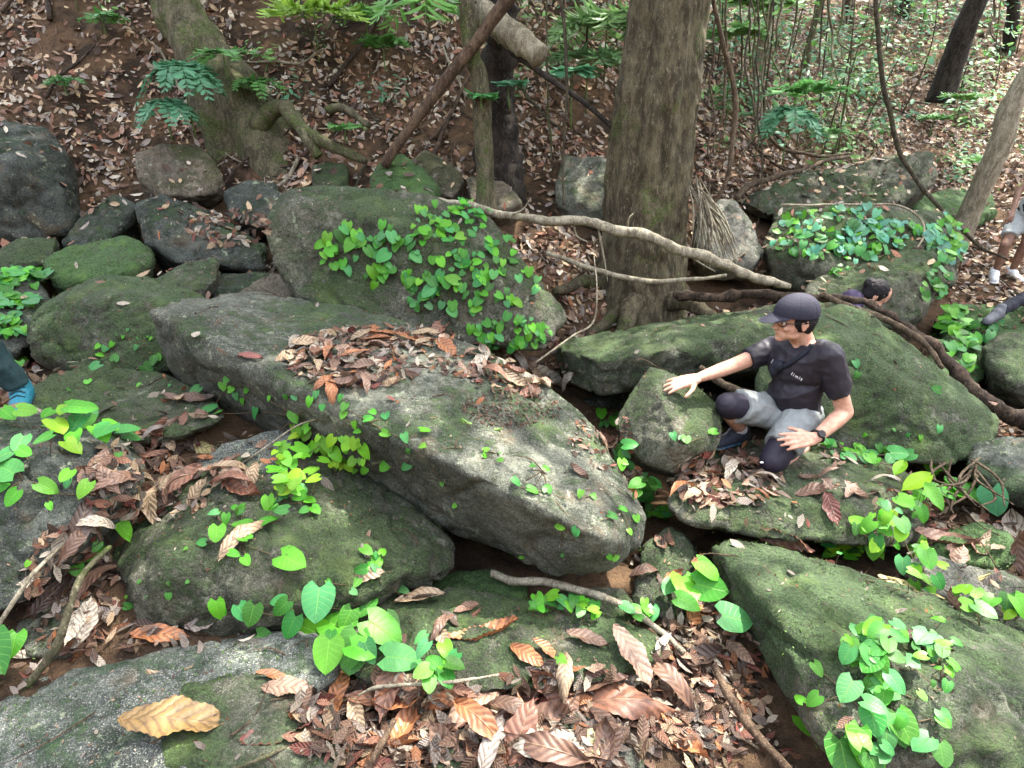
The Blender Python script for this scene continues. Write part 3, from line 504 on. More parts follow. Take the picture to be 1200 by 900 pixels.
# ------------------------------------------------------------------ dead wood, lianas, roots
WOOD = [
 ('leaning_pole', 'long brown dead pole leaning up to the right in front of the sapling', 'pole', [gp(450, 195, 5.1), P(495, 130, 5.1), P(545, 65, 5.1), P(597, -5, 5.1), P(640, -70, 5.1)], [.036, .042, .045, .05, .05], 'bark_brown', .006),
 ('dead_log', 'broken pale dead log hanging across vines at the top', 'log', [P(560, 10, 5.5), P(590, 34, 5.4), P(634, 66, 5.2)], [.10, .105, .085], 'bark_pale', .02),
 ('rotten_trunk', 'dark rotten stump standing behind the thin sapling', 'stump', [gp(588, 235, 5.7, -.1), P(583, 180, 5.75), P(580, 110, 5.8), P(590, 40, 5.8), P(588, -30, 5.8), P(588, -90, 5.8)], [.25, .2, .165, .13, .12, .1], 'bark_dark', .05),
 ('dead_branch', 'thin grey dead branch sloping down to the big trunk', 'branch', [P(600, 62, 5.3), P(640, 88, 5.2), P(680, 118, 5.1), P(722, 152, 5.0)], [.022, .022, .02, .018], 'bark_dark', .002),
 ('long_branch', 'long pale mossy fallen branch running right from the vine boulder', 'branch', [P(498, 234, 4.5), P(560, 245, 4.45), P(625, 256, 4.4), P(690, 263, 4.35), P(760, 279, 4.3), P(820, 300, 4.25), P(880, 326, 4.2), P(925, 338, 4.15)], [.016, .026, .031, .035, .037, .038, .034, .02], 'bark_pale', .014),
 ('cross_branch', 'pale thin fallen branch under the long one at the tree foot', 'branch', [P(640, 296, 4.5), P(690, 312, 4.45), P(740, 327, 4.4), P(800, 328, 4.35), P(850, 324, 4.35)], [.016, .02, .021, .018, .012], 'bark_pale', .004),
 ('root_log', 'dark rotting log running over the boulder behind the man down to the right edge', 'log', [P(790, 345, 4.5), P(860, 345, 4.35), P(940, 350, 4.1), P(990, 348, 3.95), P(1040, 368, 3.8), P(1090, 402, 3.62), P(1125, 440, 3.45), P(1165, 478, 3.25), P(1215, 500, 3.15), P(1260, 515, 3.1)], [.028, .034, .03, .024, .022, .028, .038, .05, .055, .045], 'bark_log', .025),
 ('thin_log', 'thin mossy root lying along the upper edge of the dark log', 'root', [P(960, 345, 4.0), P(1000, 362, 3.85), P(1040, 375, 3.7), P(1080, 400, 3.55), P(1105, 432, 3.4)], [.02, .022, .022, .02, .014], 'root', .006),
 ('liana', 'long dark liana sweeping down from the top at right', 'liana', [P(1026, -30, 6.0), P(1030, 50, 6.0), P(1040, 120, 6.0), P(1058, 185, 6.0), P(1085, 225, 5.9), P(1108, 250, 5.8), P(1150, 290, 5.7), P(1180, 305, 5.6)], [.018, .02, .022, .022, .02, .018, .015, .01], 'liana', .002),
 ('liana', 'pale bent liana hugging the right flank of the big trunk', 'liana', [P(832, -20, 5.0), P(850, 60, 5.0), P(862, 110, 5.0), P(858, 170, 4.95), P(850, 215, 4.9), P(830, 245, 4.9)], [.016, .018, .02, .02, .018, .014], 'root', .003),
 ('liana', 'light curved root arching over the carpet-vine boulder', 'liana', [P(915, 240, 5.3), P(990, 240, 5.35), P(1050, 241, 5.35), P(1078, 256, 5.25), P(1082, 275, 5.1), P(1074, 292, 5.0)], [.009, .01, .01, .01, .009, .006], 'bark_pale', .001),
 ('hanging_root', 'long thin root hanging through the upper middle left of the trunk', 'root', [P(652, -30, 5.0), P(662, 40, 5.0), P(664, 120, 5.0), P(660, 180, 5.0), P(660, 240, 4.9)], [.012, .012, .011, .01, .008], 'liana', .002),
 ('crooked_root', 'pale crooked root crossing the dark gap below the slab', 'root', [P(575, 672, 2.12), P(600, 682, 2.05), P(640, 681, 2.0), P(680, 689, 1.95), P(720, 706, 1.86), P(770, 738, 1.75), P(800, 765, 1.66)], [.018, .02, .017, .017, .015, .013, .008], 'bark_pale', .005),
 ('stick', 'grey-brown stick lying beside the lower-right boulder', 'stick', [P(836, 778, 1.52), P(852, 812, 1.42), P(878, 850, 1.32), P(925, 905, 1.2)], [.012, .015, .015, .014], 'bark_brown', .004),
 ('stick', 'dark brown stick across the leaf heap at the bottom', 'stick', [P(588, 832, 1.36), P(630, 848, 1.33), P(680, 872, 1.27), P(735, 905, 1.2)], [.006, .008, .009, .009], 'bark_brown', .002),
 ('stick', 'thin pale stick leaning on the left wall boulder', 'stick', [P(-15, 755, 1.45), P(10, 715, 1.5), P(40, 670, 1.58), P(76, 635, 1.7)], [.008, .008, .007, .006], 'bark_pale', .002),
 ('stick', 'brown bent branch standing in leaves at lower left', 'stick', [P(22, 812, 1.4), P(60, 765, 1.45), P(80, 720, 1.52), P(98, 672, 1.62), P(130, 640, 1.75)], [.014, .014, .012, .011, .009], 'bark_green', .004),
 ('stick', 'slim stick rising from the channel slab toward the slab', 'stick', [P(255, 560, 2.3), P(300, 532, 2.38), P(345, 500, 2.45), P(372, 490, 2.45)], [.004, .005, .004, .003], 'bark_pale', .001),
 ('stick', 'pale stick between the round-leaved seedlings and centre stone', 'stick', [P(420, 815, 1.42), P(445, 805, 1.42), P(520, 800, 1.42), P(585, 790, 1.45)], [.005, .006, .006, .004], 'bark_pale', .002),
 ('stick', 'thick grey stick poking out at the bottom left of centre', 'stick', [P(430, 905, 1.15), P(445, 875, 1.2), P(462, 845, 1.3)], [.010, .011, .009], 'bark_brown', .003),
 ('stick', 'greenish straight stick at the bottom over brown leaves', 'stick', [P(270, 905, 1.1), P(310, 888, 1.13), P(345, 872, 1.2)], [.006, .006, .005], 'bark_green', .001),
 ('stick', 'twig on the mid slab above the heart leaves', 'stick', [P(415, 478, 2.42), P(440, 483, 2.42), P(455, 476, 2.46), P(472, 466, 2.5)], [.003, .004, .003, .002], 'bark_brown', .001),
 ('stick', 'thin forked twig standing where slab meets the long boulder', 'stick', [P(628, 425, 3.2), P(670, 395, 3.3), P(695, 378, 3.35), P(700, 340, 3.4), P(697, 300, 3.5)], [.005, .006, .005, .004, .003], 'bark_pale', .001),
 ('hanging_root', 'dark thick root crossing in the hollow behind the raised knee', 'root', [P(820, 430, 3.4), P(850, 450, 3.3), P(880, 462, 3.2), P(915, 475, 3.1)], [.02, .025, .025, .02], 'root', .006),
 ('surface_root', 'grey root snaking over the litter left of the long right slab', 'root', [P(862, 232, 6.3), P(880, 215, 6.5), P(920, 205, 6.7), P(980, 186, 7.2), P(1015, 182, 7.6)], [.03, .03, .028, .022, .016], 'root', .008),
 ('surface_root', 'thin brown root over the litter behind the big trunk', 'root', [P(893, 155, 7.2), P(920, 175, 7.2), P(960, 183, 7.3), P(1000, 180, 7.5)], [.015, .02, .02, .015], 'root', .004),
]
for nm, lb, ct, pts, rd, mt, rf in WOOD:
    o = tube_obj(nm, pts, rd, M[mt], sides=12 if max(rd) > .03 else 8, rough=rf, n=len(pts) * 9, wob=max(rd) * .9 if nm not in ('leaning_pole', 'dead_log', 'rotten_trunk') else .01, rfreq=14, seed=len(lb))
    tag(o, lb, ct, 'loose sticks and twigs among the rocks' if nm == 'stick' else ('lianas and hanging roots' if nm in ('liana', 'hanging_root') else None)); rebase(o)
lb_ = next(o for o in bpy.data.objects if o.name.startswith('long_branch'))
for i, (px, py, ex, ey) in enumerate([(600, 251, 622, 232), (672, 262, 690, 284), (735, 273, 742, 250), (800, 294, 838, 318), (700, 264, 712, 330), (850, 312, 872, 296)]):
    a = P(px, py, 4.38); e = P(ex, ey, 4.34); tw = tube_obj('twig', [a, a.lerp(e, .55) + rnd3_(.02), e], [.010, .006, .003], M['bark_pale'], None, sides=7, n=12, rough=.002); tw.parent = lb_; tw.location = -lb_.location
# thin hanging lianas between the trunks at the top
HL = [(868, 250), (874, 205), (882, 190), (890, 245), (896, 160), (903, 130), (836, 200), (845, 180), (915, 110), (958, 95), (975, 90), (640, 210), (672, 160), (688, 120), (480, 20), (600, 140), (608, 90), (1165, 45), (990, 60), (925, 100), (1045, 60), (540, 60)]
for i, (px, by) in enumerate(HL):
    Y = 5.6 + rng.random() * 2.2; dx = rng.uniform(-14, 14)
    mk = rng.choice(['liana', 'root', 'bark_green']); o = tube_obj('liana', [P(px + dx, -60, Y), P(px + dx * .3 + rng.uniform(-6, 6), by * .35, Y), P(px + rng.uniform(-8, 8), by * .7, Y - .1), P(px - dx * .5, by, Y - .3)], [.009, .010, .009, .006], M[mk], sides=6, n=26, wob=.06, seed=i)
    side = 'right of' if px > 800 else 'left of'
    tag(o, f'{"short" if by < 110 else "long"} thin ' + {'liana': 'dark', 'root': 'brown', 'bark_green': 'greenish'}[mk] + f' liana hanging {side} the big trunk at the top', 'liana', f'thin lianas hanging {side} the big trunk'); rebase(o)
# roots rambling over the bank
for i in range(26):
    lft = i < 17; x, y = (rng.uniform(-4.2, .4), rng.uniform(5.3, 7.6)) if lft else (rng.uniform(1.8, 5), rng.uniform(6.2, 9)); a = rng.uniform(-2.6, -.6); pts = []; L = rng.uniform(.5, 1.3)
    for k in range(6):
        q = k / 5 * L; a += rng.uniform(-.45, .45); x += math.cos(a) * L / 5; y += math.sin(a) * L / 5; pts.append(Vector((x, y, float(ground_z(x, y)[0]) + rng.uniform(.005, .06))))
    r0 = rng.choice((.006, .008, .012, .018)); o = tube_obj('surface_root', pts, [r0, r0, r0 * .8, r0 * .3], M[rng.choice(('root', 'bark_pale', 'liana'))], sides=7, n=26, wob=.03, seed=i)
    sd_ = 'left and middle bank' if lft else 'right slope'; tag(o, f'{"thick" if r0 > .01 else "thin"} root rambling over the litter of the {sd_}', 'root', f'roots rambling over the {sd_}'); rebase(o)
for i in range(30):      # fallen branches lying on the slopes
    lft = i < 18; x, y = (rng.uniform(-5, .5), rng.uniform(5.4, 8.2)) if lft else (rng.uniform(1.8, 8), rng.uniform(6.5, 12)); a = rng.uniform(0, 3.14); L = rng.uniform(.5, 1.5); ps = []
    for k in (-1, -.3, .4, 1):
        q = Vector((x + math.cos(a) * L * k / 2, y + math.sin(a) * L * k / 2, 0)) + rnd3_(.02); q.z = float(ground_z(q.x, q.y)[0]) + rng.uniform(.02, .08); ps.append(q)
    r0 = rng.choice((.008, .011, .016, .024)); mk = rng.choice(('bark_pale', 'bark_brown', 'bark_log')); o = tube_obj('fallen_branch', ps, [r0, r0, r0 * .8, r0 * .4], M[mk], sides=7, n=20, wob=.02, rough=r0 * .15, seed=i)
    sd_ = 'left and middle bank' if lft else 'right slope'; tag(o, f'{"thick" if r0 > .012 else "thin"} {dict(bark_pale="pale", bark_brown="brown", bark_log="dark")[mk]} fallen branch on the {sd_}', 'branch', f'fallen branches on the {sd_}'); rebase(o)
# roots tangled in the hole at right
for i in range(12):
    a = P(rng.uniform(1085, 1150), rng.uniform(535, 560), 2.62); b = P(rng.uniform(1095, 1190), rng.uniform(570, 612), 2.3)
    o = tube_obj('tangled_root', [a, a.lerp(b, .5) + Vector((rng.uniform(-.1, .1), rng.uniform(-.1, .1), rng.uniform(-.05, .01))), b], [.006, .007, .003], M['root'], sides=6, n=14, wob=.03, seed=i)
    tag(o, 'bare brown root crossing the dark hole right of the man', 'root', 'roots tangled in the dark hole'); rebase(o)
print('wood', time.time() - T0)
# ------------------------------------------------------------------ surfaces that carry leaves
def build_bvh():
    VV = [GV]; FF = [np.vstack([GF[:, [0, 1, 2]], GF[:, [0, 2, 3]]])]; keys = ['ground']; cuts = [len(FF[0])]; off = len(GV)
    for k, o in BOULDERS.items():
        me = o.data; n = len(me.vertices); co = np.empty(n * 3, np.float32); me.vertices.foreach_get('co', co); me.calc_loop_triangles()
        tr = np.empty(len(me.loop_triangles) * 3, np.int32); me.loop_triangles.foreach_get('vertices', tr)
        VV.append(co.reshape(-1, 3).astype(float) + np.array(o.location)); FF.append(tr.reshape(-1, 3) + off); off += n; keys.append(k); cuts.append(cuts[-1] + len(tr) // 3)
    return BVHTree.FromPolygons(np.vstack(VV).tolist(), np.vstack(FF).tolist(), all_triangles=True), keys, np.array(cuts)
BVH, BKEY, BCUT = build_bvh()
def who(i): return BKEY[int(np.searchsorted(BCUT, i, side='right'))]
def hit(px, py):
    l, n, i, d = BVH.ray_cast(CAM, ray(px, py), 80)
    if l is None: return None
    return l, n, who(i)
def down(x, y, z=9.0):
    l, n, i, d = BVH.ray_cast(Vector((x, y, z)), Vector((0, 0, -1)), 60)
    return None if l is None else (l, n, who(i))
print('bvh', time.time() - T0)
# ------------------------------------------------------------------ leaf shapes, base at the origin, tip along +Y
def grid_leaf(name, rows, cols, wfun, zfun, yfun=None, mat=None):
    V = []; UV = []
    for i in range(rows + 1):
        t = i / rows
        for j in range(cols + 1):
            u = -1 + 2 * j / cols; wv = wfun(t); y = t if yfun is None else yfun(t, u)
            V.append((u * wv, y, zfun(t, u, wv))); UV.append((u * .5 + .5, t))
    V = np.array(V); c = cols + 1
    F = np.array([(i * c + j, i * c + j + 1, (i + 1) * c + j + 1, (i + 1) * c + j) for i in range(rows) for j in range(cols)])
    return mesh(name, V, F, mat, True, UV)
def heart(k, mat):
    fold, droop, wide = [(.10, .16, .46), (.22, .30, .43), (.05, .05, .48), (.16, .42, .42)][k]
    wf = lambda t: wide * (max(0, 1 - ((t - .26) / .75) ** 2) ** .75 if t > .26 else max(.05, 1 - ((.26 - t) / .30) ** 2) ** .5) * (1 if t < .8 else max(0, (1 - t) / .2) ** .25) if t < 1 else .004
    return grid_leaf('heart_leaf', 7, 4, wf, lambda t, u, wv: fold * abs(u) * wv * 2 * .5 - droop * t * t + .02 * math.sin(9 * t + 5 * u), lambda t, u: t - .22 * (1 - t) ** 2 * abs(u) ** 1.3, mat)
def dead(k, mat):
    ribs = k < 3
    wide, cx, cy, amp = [(.20, .30, .16, .0115), (.20, -.45, .5, .012), (.15, .9, -.3, .011), (.19, .3, .25, .0), (.22, -.25, .8, .0), (.16, 1.3, .2, 0), (.25, .1, -.15, 0), (.14, -.8, -.5, 0)][k]
    def wf(t): return wide * max(.03, math.sin(math.pi * min(1, t * .98 + .01)) ** .75) * (1 + .12 * math.sin(17 * t + k * 2)) * (1.0 if t < .92 else .6)
    def z(t, u, wv):
        return (abs(u) ** 1.6) * wide * cy + (cx * .22) * math.sin(math.pi * t) - .0 + amp * math.sin(2 * math.pi * (t - abs(u) * .10) * 13) * min(1, abs(u) * 3) + .02 * math.sin(7 * t + 3 * u + k) * (1 + .6 * u)
    rows = 26 if ribs else 9
    return grid_leaf('dead_leaf', rows, 4, wf, z, lambda t, u: t - .06 * abs(u), mat)
HEART = [heart(k, M['leaf_green']) for k in range(4)]
def broad(mat):
    return grid_leaf('broad_leaf', 9, 4, lambda t: .27 * max(.02, math.sin(math.pi * min(1, t * .97 + .02)) ** .7), lambda t, u, w_: .10 * abs(u) - .25 * t * t + .012 * math.sin(40 * (t - .2 * abs(u))), lambda t, u: t - .05 * abs(u), mat)
BROAD = [broad(M['leaf_green'])]
DEAD = [dead(k, M['leaf_dead']) for k in range(8)]
def frame(nrm, tip, scale):
    z = nrm.normalized(); y = (tip - z * tip.dot(z))
    if y.length < 1e-4: y = z.orthogonal()
    y.normalize(); x = y.cross(z)
    m = Matrix((x, y, z)).transposed(); return m.to_4x4() @ Matrix.Scale(scale, 4)
def rnd3(s=1): return Vector((rng.gauss(0, s), rng.gauss(0, s), rng.gauss(0, s)))
def put(name, me, loc, nrm, tip, scale, color, parent=None):
    o = bpy.data.objects.new(name, me); COL.objects.link(o); m = frame(nrm, tip, scale); m.translation = loc
    if parent: o.parent = parent; m.translation = loc - parent.location
    o.matrix_local = m; o.color = tuple(color) + (1,); return o
# ------------------------------------------------------------------ climbing heart-leaved vines and seedlings
VG = [(.05, .22, .015), (.08, .30, .018), (.035, .16, .02), (.10, .33, .018), (.04, .21, .045), (.06, .24, .07)]
YG = [(.18, .40, .02), (.24, .46, .02), (.12, .34, .02), (.15, .42, .03)]
BG = [(.09, .33, .20), (.08, .28, .17), (.14, .38, .25)]
def vine(label, cat, cl=(), pts=(), pal=VG, on=None, meshes=None, lift=(.012, .05), flat=.35, name='creeping_vine', stems=True, group=None):
    """leaves held on short stalks off the surface the plant creeps over; a stem runs from leaf to leaf"""
    meshes = meshes or HEART; spots = []
    for cx, cy, rx, ry, n, s in cl:
        k = 0; tries = 0
        while k < n and tries < n * 6:
            tries += 1; a = rng.random() * 6.2832; r = math.sqrt(rng.random()); h = hit(cx + rx * r * math.cos(a), cy + ry * r * math.sin(a))
            if h and (on is None or h[2] in on): spots.append((h, s * rng.choice((.55, .75, .9, 1, 1.15, 1.3)))); k += 1
    for px, py, s in pts:
        h = hit(px, py)
        if h: spots.append((h, s))
    if not spots: print('NO SPOT', label); return
    c = sum((h[0] for h, s in spots), Vector()) / len(spots); base = min(spots, key=lambda q: (q[0][0] - c).length)[0][0]
    t = thing(name, base, label, cat, group); b = MB(); prev = []
    for h, s in sorted(spots, key=lambda q: -q[1]):
        loc, n, _ = h; sz = s * depth(loc) / FPX * (.78 if s < 30 else .74)
        lf = rng.uniform(*lift) * (1 + sz * 6); p = loc + n * lf * .7 + Vector((0, 0, lf * .5))
        tocam = (CAM - loc).normalized()
        nn = n * .55 + Vector((0, 0, 1)) * (flat + rng.random() * .3) + tocam * .28 + rnd3(.20)
        tip = Vector((0, -.35, -1)) * .8 + rnd3(.5) + n * .1
        m = frame(nn, tip, sz); y = m.col[1].to_3d(); st = p - y * .35
        put('leaf', rng.choice(meshes), st, nn, tip, sz, [v * rng.uniform(.8, 1.15) for v in rng.choice(pal)], t)
        root = loc - Vector((0, 0, .004)) + rnd3(.006)
        b.add(*tube_geo([root, root.lerp(st, .6) + n * .006, st], [.0016, .0012, .001], sides=4, n=4))
        if prev and stems:
            q = min(prev, key=lambda v: (v - root).length)
            if .01 < (q - root).length < .40:
                mid = q.lerp(root, .5); hh = BVH.find_nearest(mid); mid = hh[0] + hh[1] * .004
                b.add(*tube_geo([q, mid, root], [.0021, .0021, .0021], sides=4, n=6))
        prev.append(root)
    st_ = b.build('stem', M['stem'], t)
    st_['kind'] = 'stuff'
    return t
vine('dense heart-leaved vine hanging over the big rounded boulder behind the slab', 'vine', [(415, 300, 45, 32, 30, 17), (462, 285, 40, 22, 22, 15), (525, 265, 42, 24, 42, 13), (560, 300, 45, 32, 42, 13), (480, 330, 55, 28, 28, 16), (530, 345, 50, 35, 34, 14), (600, 330, 32, 30, 14, 12), (590, 392, 40, 18, 34, 13), (632, 400, 20, 18, 12, 12), (560, 250, 40, 10, 12, 11)], on=('ivyrock',))
vine('carpet of small heart leaves covering the wide boulder at right', 'vine', [(985, 270, 70, 22, 95, 11), (1030, 282, 60, 22, 60, 12), (945, 285, 40, 18, 28, 12), (1110, 285, 28, 30, 60, 13), (985, 300, 60, 10, 20, 12)], on=('ivyright',), pal=VG + BG)
vine('bunch of heart leaves trailing over the lichen boulder behind the crouching woman', 'vine', [(1098, 330, 14, 26, 26, 13), (1082, 345, 14, 12, 8, 12), (985, 322, 15, 5, 8, 9)], on=('lichenrock', 'ivyright', 'ground'))
vine('lone pairs of heart leaves along the front of the big slab at left', 'vine', pts=[(263, 452, 14), (274, 458, 12), (231, 463, 18), (248, 482, 20), (258, 487, 13), (286, 470, 10), (303, 482, 20), (318, 466, 10), (346, 465, 10), (336, 464, 9), (366, 473, 15), (346, 487, 20), (372, 468, 12), (268, 445, 12), (279, 464, 12), (290, 458, 10), (378, 478, 10)], lift=(.008, .02))
vine('drooping heart leaves in pairs across the middle of the slab', 'vine', pts=[(405, 480, 14), (418, 497, 12), (433, 495, 15), (452, 490, 15), (452, 508, 15), (420, 505, 11), (437, 487, 12), (475, 516, 16), (497, 509, 17), (497, 527, 11), (453, 546, 17), (478, 545, 18), (520, 566, 9), (568, 530, 10), (567, 537, 9), (585, 534, 7), (585, 544, 10), (404, 487, 13), (400, 470, 12), (480, 528, 9), (534, 592, 8)], lift=(.008, .02))
vine('three-leaved sprigs of heart leaf low on the right half of the slab', 'vine', pts=[(604, 568, 15), (623, 577, 18), (641, 576, 18), (623, 551, 10), (638, 553, 11), (658, 616, 15), (676, 623, 18), (715, 608, 15), (728, 602, 13), (712, 652, 10), (719, 653, 11), (694, 584, 11), (679, 584, 13), (745, 610, 12), (735, 625, 10), (613, 653, 9), (760, 600, 14), (770, 607, 12), (600, 652, 7), (660, 650, 6)], lift=(.008, .02))
vine('vine with long bright leaves running down the right edge of the slab', 'vine', [(712, 500, 14, 14, 8, 14), (735, 540, 14, 18, 16, 19), (755, 580, 16, 18, 14, 18), (772, 608, 16, 8, 16, 11)], lift=(.02, .05))
vine('yellow-green glowing vine leaves bunched where slab and lower boulder meet', 'vine', [(375, 540, 55, 26, 30, 19), (410, 535, 32, 24, 20, 19), (365, 512, 25, 10, 10, 15), (345, 575, 35, 14, 13, 20)], pal=YG, lift=(.03, .07))
vine('heart leaves scattered on top of the lower left boulder', 'vine', [(345, 597, 30, 18, 12, 18), (268, 607, 20, 12, 5, 18)], [(256, 634, 26), (285, 622, 26), (289, 640, 24), (292, 662, 17), (275, 655, 16), (343, 662, 46), (240, 638, 14), (316, 615, 26), (320, 595, 25), (368, 603, 20), (283, 605, 24)], lift=(.015, .035))
vine('tiny sprouts of heart leaf on the face of the lower left boulder', 'seedling', pts=[(150, 712, 13), (199, 698, 11), (198, 684, 7), (164, 683, 6), (218, 645, 6), (220, 682, 6), (150, 700, 6), (172, 700, 5)], lift=(.004, .01), stems=False)
vine('low plant with broad overlapping leaves on top of the left wall boulder', 'plant', [(100, 510, 44, 20, 12, 32)], [(62, 530, 26), (146, 518, 28), (85, 498, 34), (120, 528, 36), (100, 494, 34)], pal=VG + YG[:1], lift=(.02, .06), flat=1.4)
vine('sprigs of mixed leaves hanging down the left wall boulder', 'plant', pts=[(12, 545, 40), (25, 562, 46), (20, 590, 26), (33, 530, 28), (35, 540, 20), (55, 577, 30), (85, 571, 22), (105, 580, 26), (77, 566, 14), (132, 550, 12), (5, 575, 34), (60, 600, 12), (130, 624, 44), (105, 640, 16), (112, 668, 32), (88, 662, 24), (100, 683, 16), (38, 660, 10)], lift=(.015, .05))
vine('large fresh green leaf cluster at the left edge above the bottom boulder', 'plant', pts=[(8, 792, 62), (-12, 815, 50), (25, 778, 34)], lift=(.05, .09))
vine('big heart-leaved plant spreading between lower left boulder and bottom stones', 'plant', [(420, 760, 50, 30, 7, 34)], [(272, 712, 28), (290, 716, 26), (303, 718, 34), (318, 738, 34), (340, 712, 28), (352, 722, 36), (376, 712, 52), (362, 728, 56), (398, 730, 44), (402, 762, 60), (443, 750, 60), (420, 778, 56), (468, 786, 56), (390, 775, 50), (432, 725, 30), (330, 706, 22), (410, 715, 34), (268, 712, 16), (385, 748, 44)], lift=(.03, .08))
vine('seedling tuft of round green leaves left of the centre stone', 'seedling', pts=[(497, 782, 26), (522, 772, 28), (515, 790, 26), (532, 795, 27), (500, 805, 26), (521, 812, 34), (535, 785, 22), (505, 768, 20), (510, 800, 26), (495, 820, 24)], lift=(.03, .07), flat=1.2)
vine('sprouting seedlings in a row above the centre stone', 'seedling', [(645, 720, 22, 7, 12, 17), (685, 724, 20, 12, 10, 17), (745, 727, 22, 9, 14, 17)], [(657, 783, 20), (647, 716, 24), (672, 705, 17)], lift=(.02, .05), flat=1.0)
vine('large glossy heart leaves standing beside the corner boulder', 'plant', pts=[(797, 708, 52), (820, 722, 50), (842, 755, 52), (806, 700, 40), (795, 738, 36), (785, 706, 30)], lift=(.05, .10))
vine('thick trailing vine of heart leaves down the face of the corner boulder', 'vine', [(1032, 762, 50, 26, 22, 27), (1060, 792, 48, 42, 20, 24), (1092, 800, 25, 50, 14, 17), (1020, 830, 48, 38, 9, 34), (1050, 870, 52, 26, 8, 36)], [(935, 858, 36), (958, 822, 24), (945, 830, 18), (985, 880, 56), (1000, 895, 50), (1020, 845, 40), (1060, 850, 48), (962, 790, 20), (1095, 742, 16), (1112, 770, 12)], lift=(.02, .05), on=('corner', 'ground'), flat=.9)
vine('row of mixed green leaves along the upper edge of the corner boulder', 'vine', [(1030, 622, 32, 20, 26, 19), (1050, 650, 45, 16, 24, 19), (1075, 685, 30, 12, 10, 22), (985, 655, 28, 10, 14, 17), (1155, 722, 40, 12, 14, 28), (1062, 600, 20, 15, 10, 20)], pal=VG + YG, lift=(.03, .07))
vine('long bright blades of a broad-leaved plant right of the man ledge', 'plant', pts=[(1060, 545, 30), (1075, 565, 52), (1065, 580, 50), (1105, 600, 66), (1120, 598, 60), (1085, 590, 48), (1150, 592, 34), (1160, 603, 36), (1072, 605, 46), (1050, 560, 34), (1130, 585, 26), (1095, 575, 44)], pal=YG + VG[:2], meshes=BROAD, lift=(.03, .09), flat=1.0)
vine('single big blue-green leaf at the right edge over the dark hole', 'plant', pts=[(1175, 585, 44)], pal=BG, lift=(.06, .07))
vine('small leaves lining the ledge behind the kneeling man', 'vine', [(1025, 535, 42, 9, 22, 15), (985, 527, 20, 6, 8, 13)], [(1048, 533, 26)], lift=(.01, .03))
vine('few isolated heart leaves on the boulder behind the man', 'vine', pts=[(1002, 426, 13), (1004, 441, 12), (1096, 458, 14), (1100, 503, 12), (1078, 514, 9), (1063, 510, 7), (1014, 511, 7), (1047, 504, 6)], lift=(.006, .015), stems=False)
vine('two leaf pairs on the upright stone under the reaching hand', 'seedling', pts=[(792, 512, 13), (801, 519, 16), (834, 509, 14), (797, 516, 10)], lift=(.01, .02))
vine('leafy seedlings between the mossy stones at the right', 'plant', [(1125, 400, 30, 20, 40, 15), (1115, 372, 14, 8, 10, 14), (1145, 385, 22, 8, 14, 15), (1120, 430, 18, 10, 12, 14)], lift=(.02, .05), flat=.9)
vine('leaves creeping over the left edge boulder in shade', 'vine', [(18, 345, 30, 30, 60, 17), (10, 385, 25, 12, 24, 15), (35, 322, 25, 8, 14, 16)], lift=(.01, .03), flat=1.0)
vine('little heart leaves at the foot of the domed boulder', 'vine', pts=[(117, 407, 9), (124, 408, 12), (132, 405, 9), (120, 415, 13), (137, 422, 13), (160, 410, 9), (181, 424, 16), (172, 433, 18), (160, 398, 5), (173, 397, 5), (145, 395, 5), (186, 420, 12), (150, 388, 5), (138, 394, 4), (178, 400, 6)], lift=(.006, .02))
vine('green leaf growing beside the teal shoe', 'seedling', pts=[(26, 443, 22), (30, 432, 12), (10, 498, 30), (32, 502, 26), (58, 497, 20)], lift=(.02, .05))
vine('cluster of small green leaves at the top of the leaf-filled channel', 'seedling', pts=[(103, 449, 12), (82, 460, 6), (112, 432, 20), (165, 455, 8), (200, 455, 5)], lift=(.006, .02))
vine('tiny leaves over the mossy stones on the lower slab shadow', 'seedling', [(435, 660, 22, 10, 6, 15)], [(438, 657, 16), (445, 662, 13), (418, 686, 15), (412, 695, 12), (472, 700, 17), (385, 683, 10)], lift=(.01, .03))
print('vines', time.time() - T0)
# ------------------------------------------------------------------ dead leaves
DC = {'red': (.20, .085, .05), 'rust': (.36, .135, .05), 'brown': (.15, .082, .055), 'tan': (.36, .26, .16), 'pale': (.42, .37, .29), 'dark': (.05, .033, .027), 'pink': (.29, .18, .125), 'grey': (.22, .19, .165), 'ochre': (.23, .14, .045), 'yellow': (.55, .47, .20), 'green': (.20, .40, .08), 'maroon': (.17, .045, .035)}
DC = {k: tuple(x * .95 for x in v) if k not in ('green', 'yellow') else v for k, v in DC.items()}
WORD = {'red': 'reddish brown', 'rust': 'orange-brown', 'brown': 'dull brown', 'tan': 'tan', 'pale': 'pale', 'dark': 'near-black', 'pink': 'pinkish', 'grey': 'greyish', 'ochre': 'ochre', 'yellow': 'yellow', 'green': 'green', 'maroon': 'maroon'}
def dead_leaf(px, py, s, col, ang=None, k=None, label=None, group=None, lift=None, tilt=.2, me=None):
    h = hit(px, py)
    if not h: return
    loc, n, w_ = h; sz = s * depth(loc) / FPX
    nn = n.lerp(Vector((0, 0, 1)), .3) + rnd3(tilt)
    if ang is None: tip = rnd3(1)
    else:
        a = math.radians(ang); tip = Vector((math.cos(a), math.sin(a) * CP, math.sin(a) * .5 + .0))
    k = rng.randrange(8) if k is None else k; lf = lift if lift is not None else rng.random() * .02
    m = frame(nn, tip, sz); loc = loc + Vector((0, 0, .006 + lf)) - m.col[1].to_3d() * .5
    jit = rng.uniform(.75, 1.2)
    o = put('dead_leaf', (me or DEAD)[k], loc, nn, tip, sz, [v * jit for v in DC[col]]); tag(o, label, 'leaf', group); return o
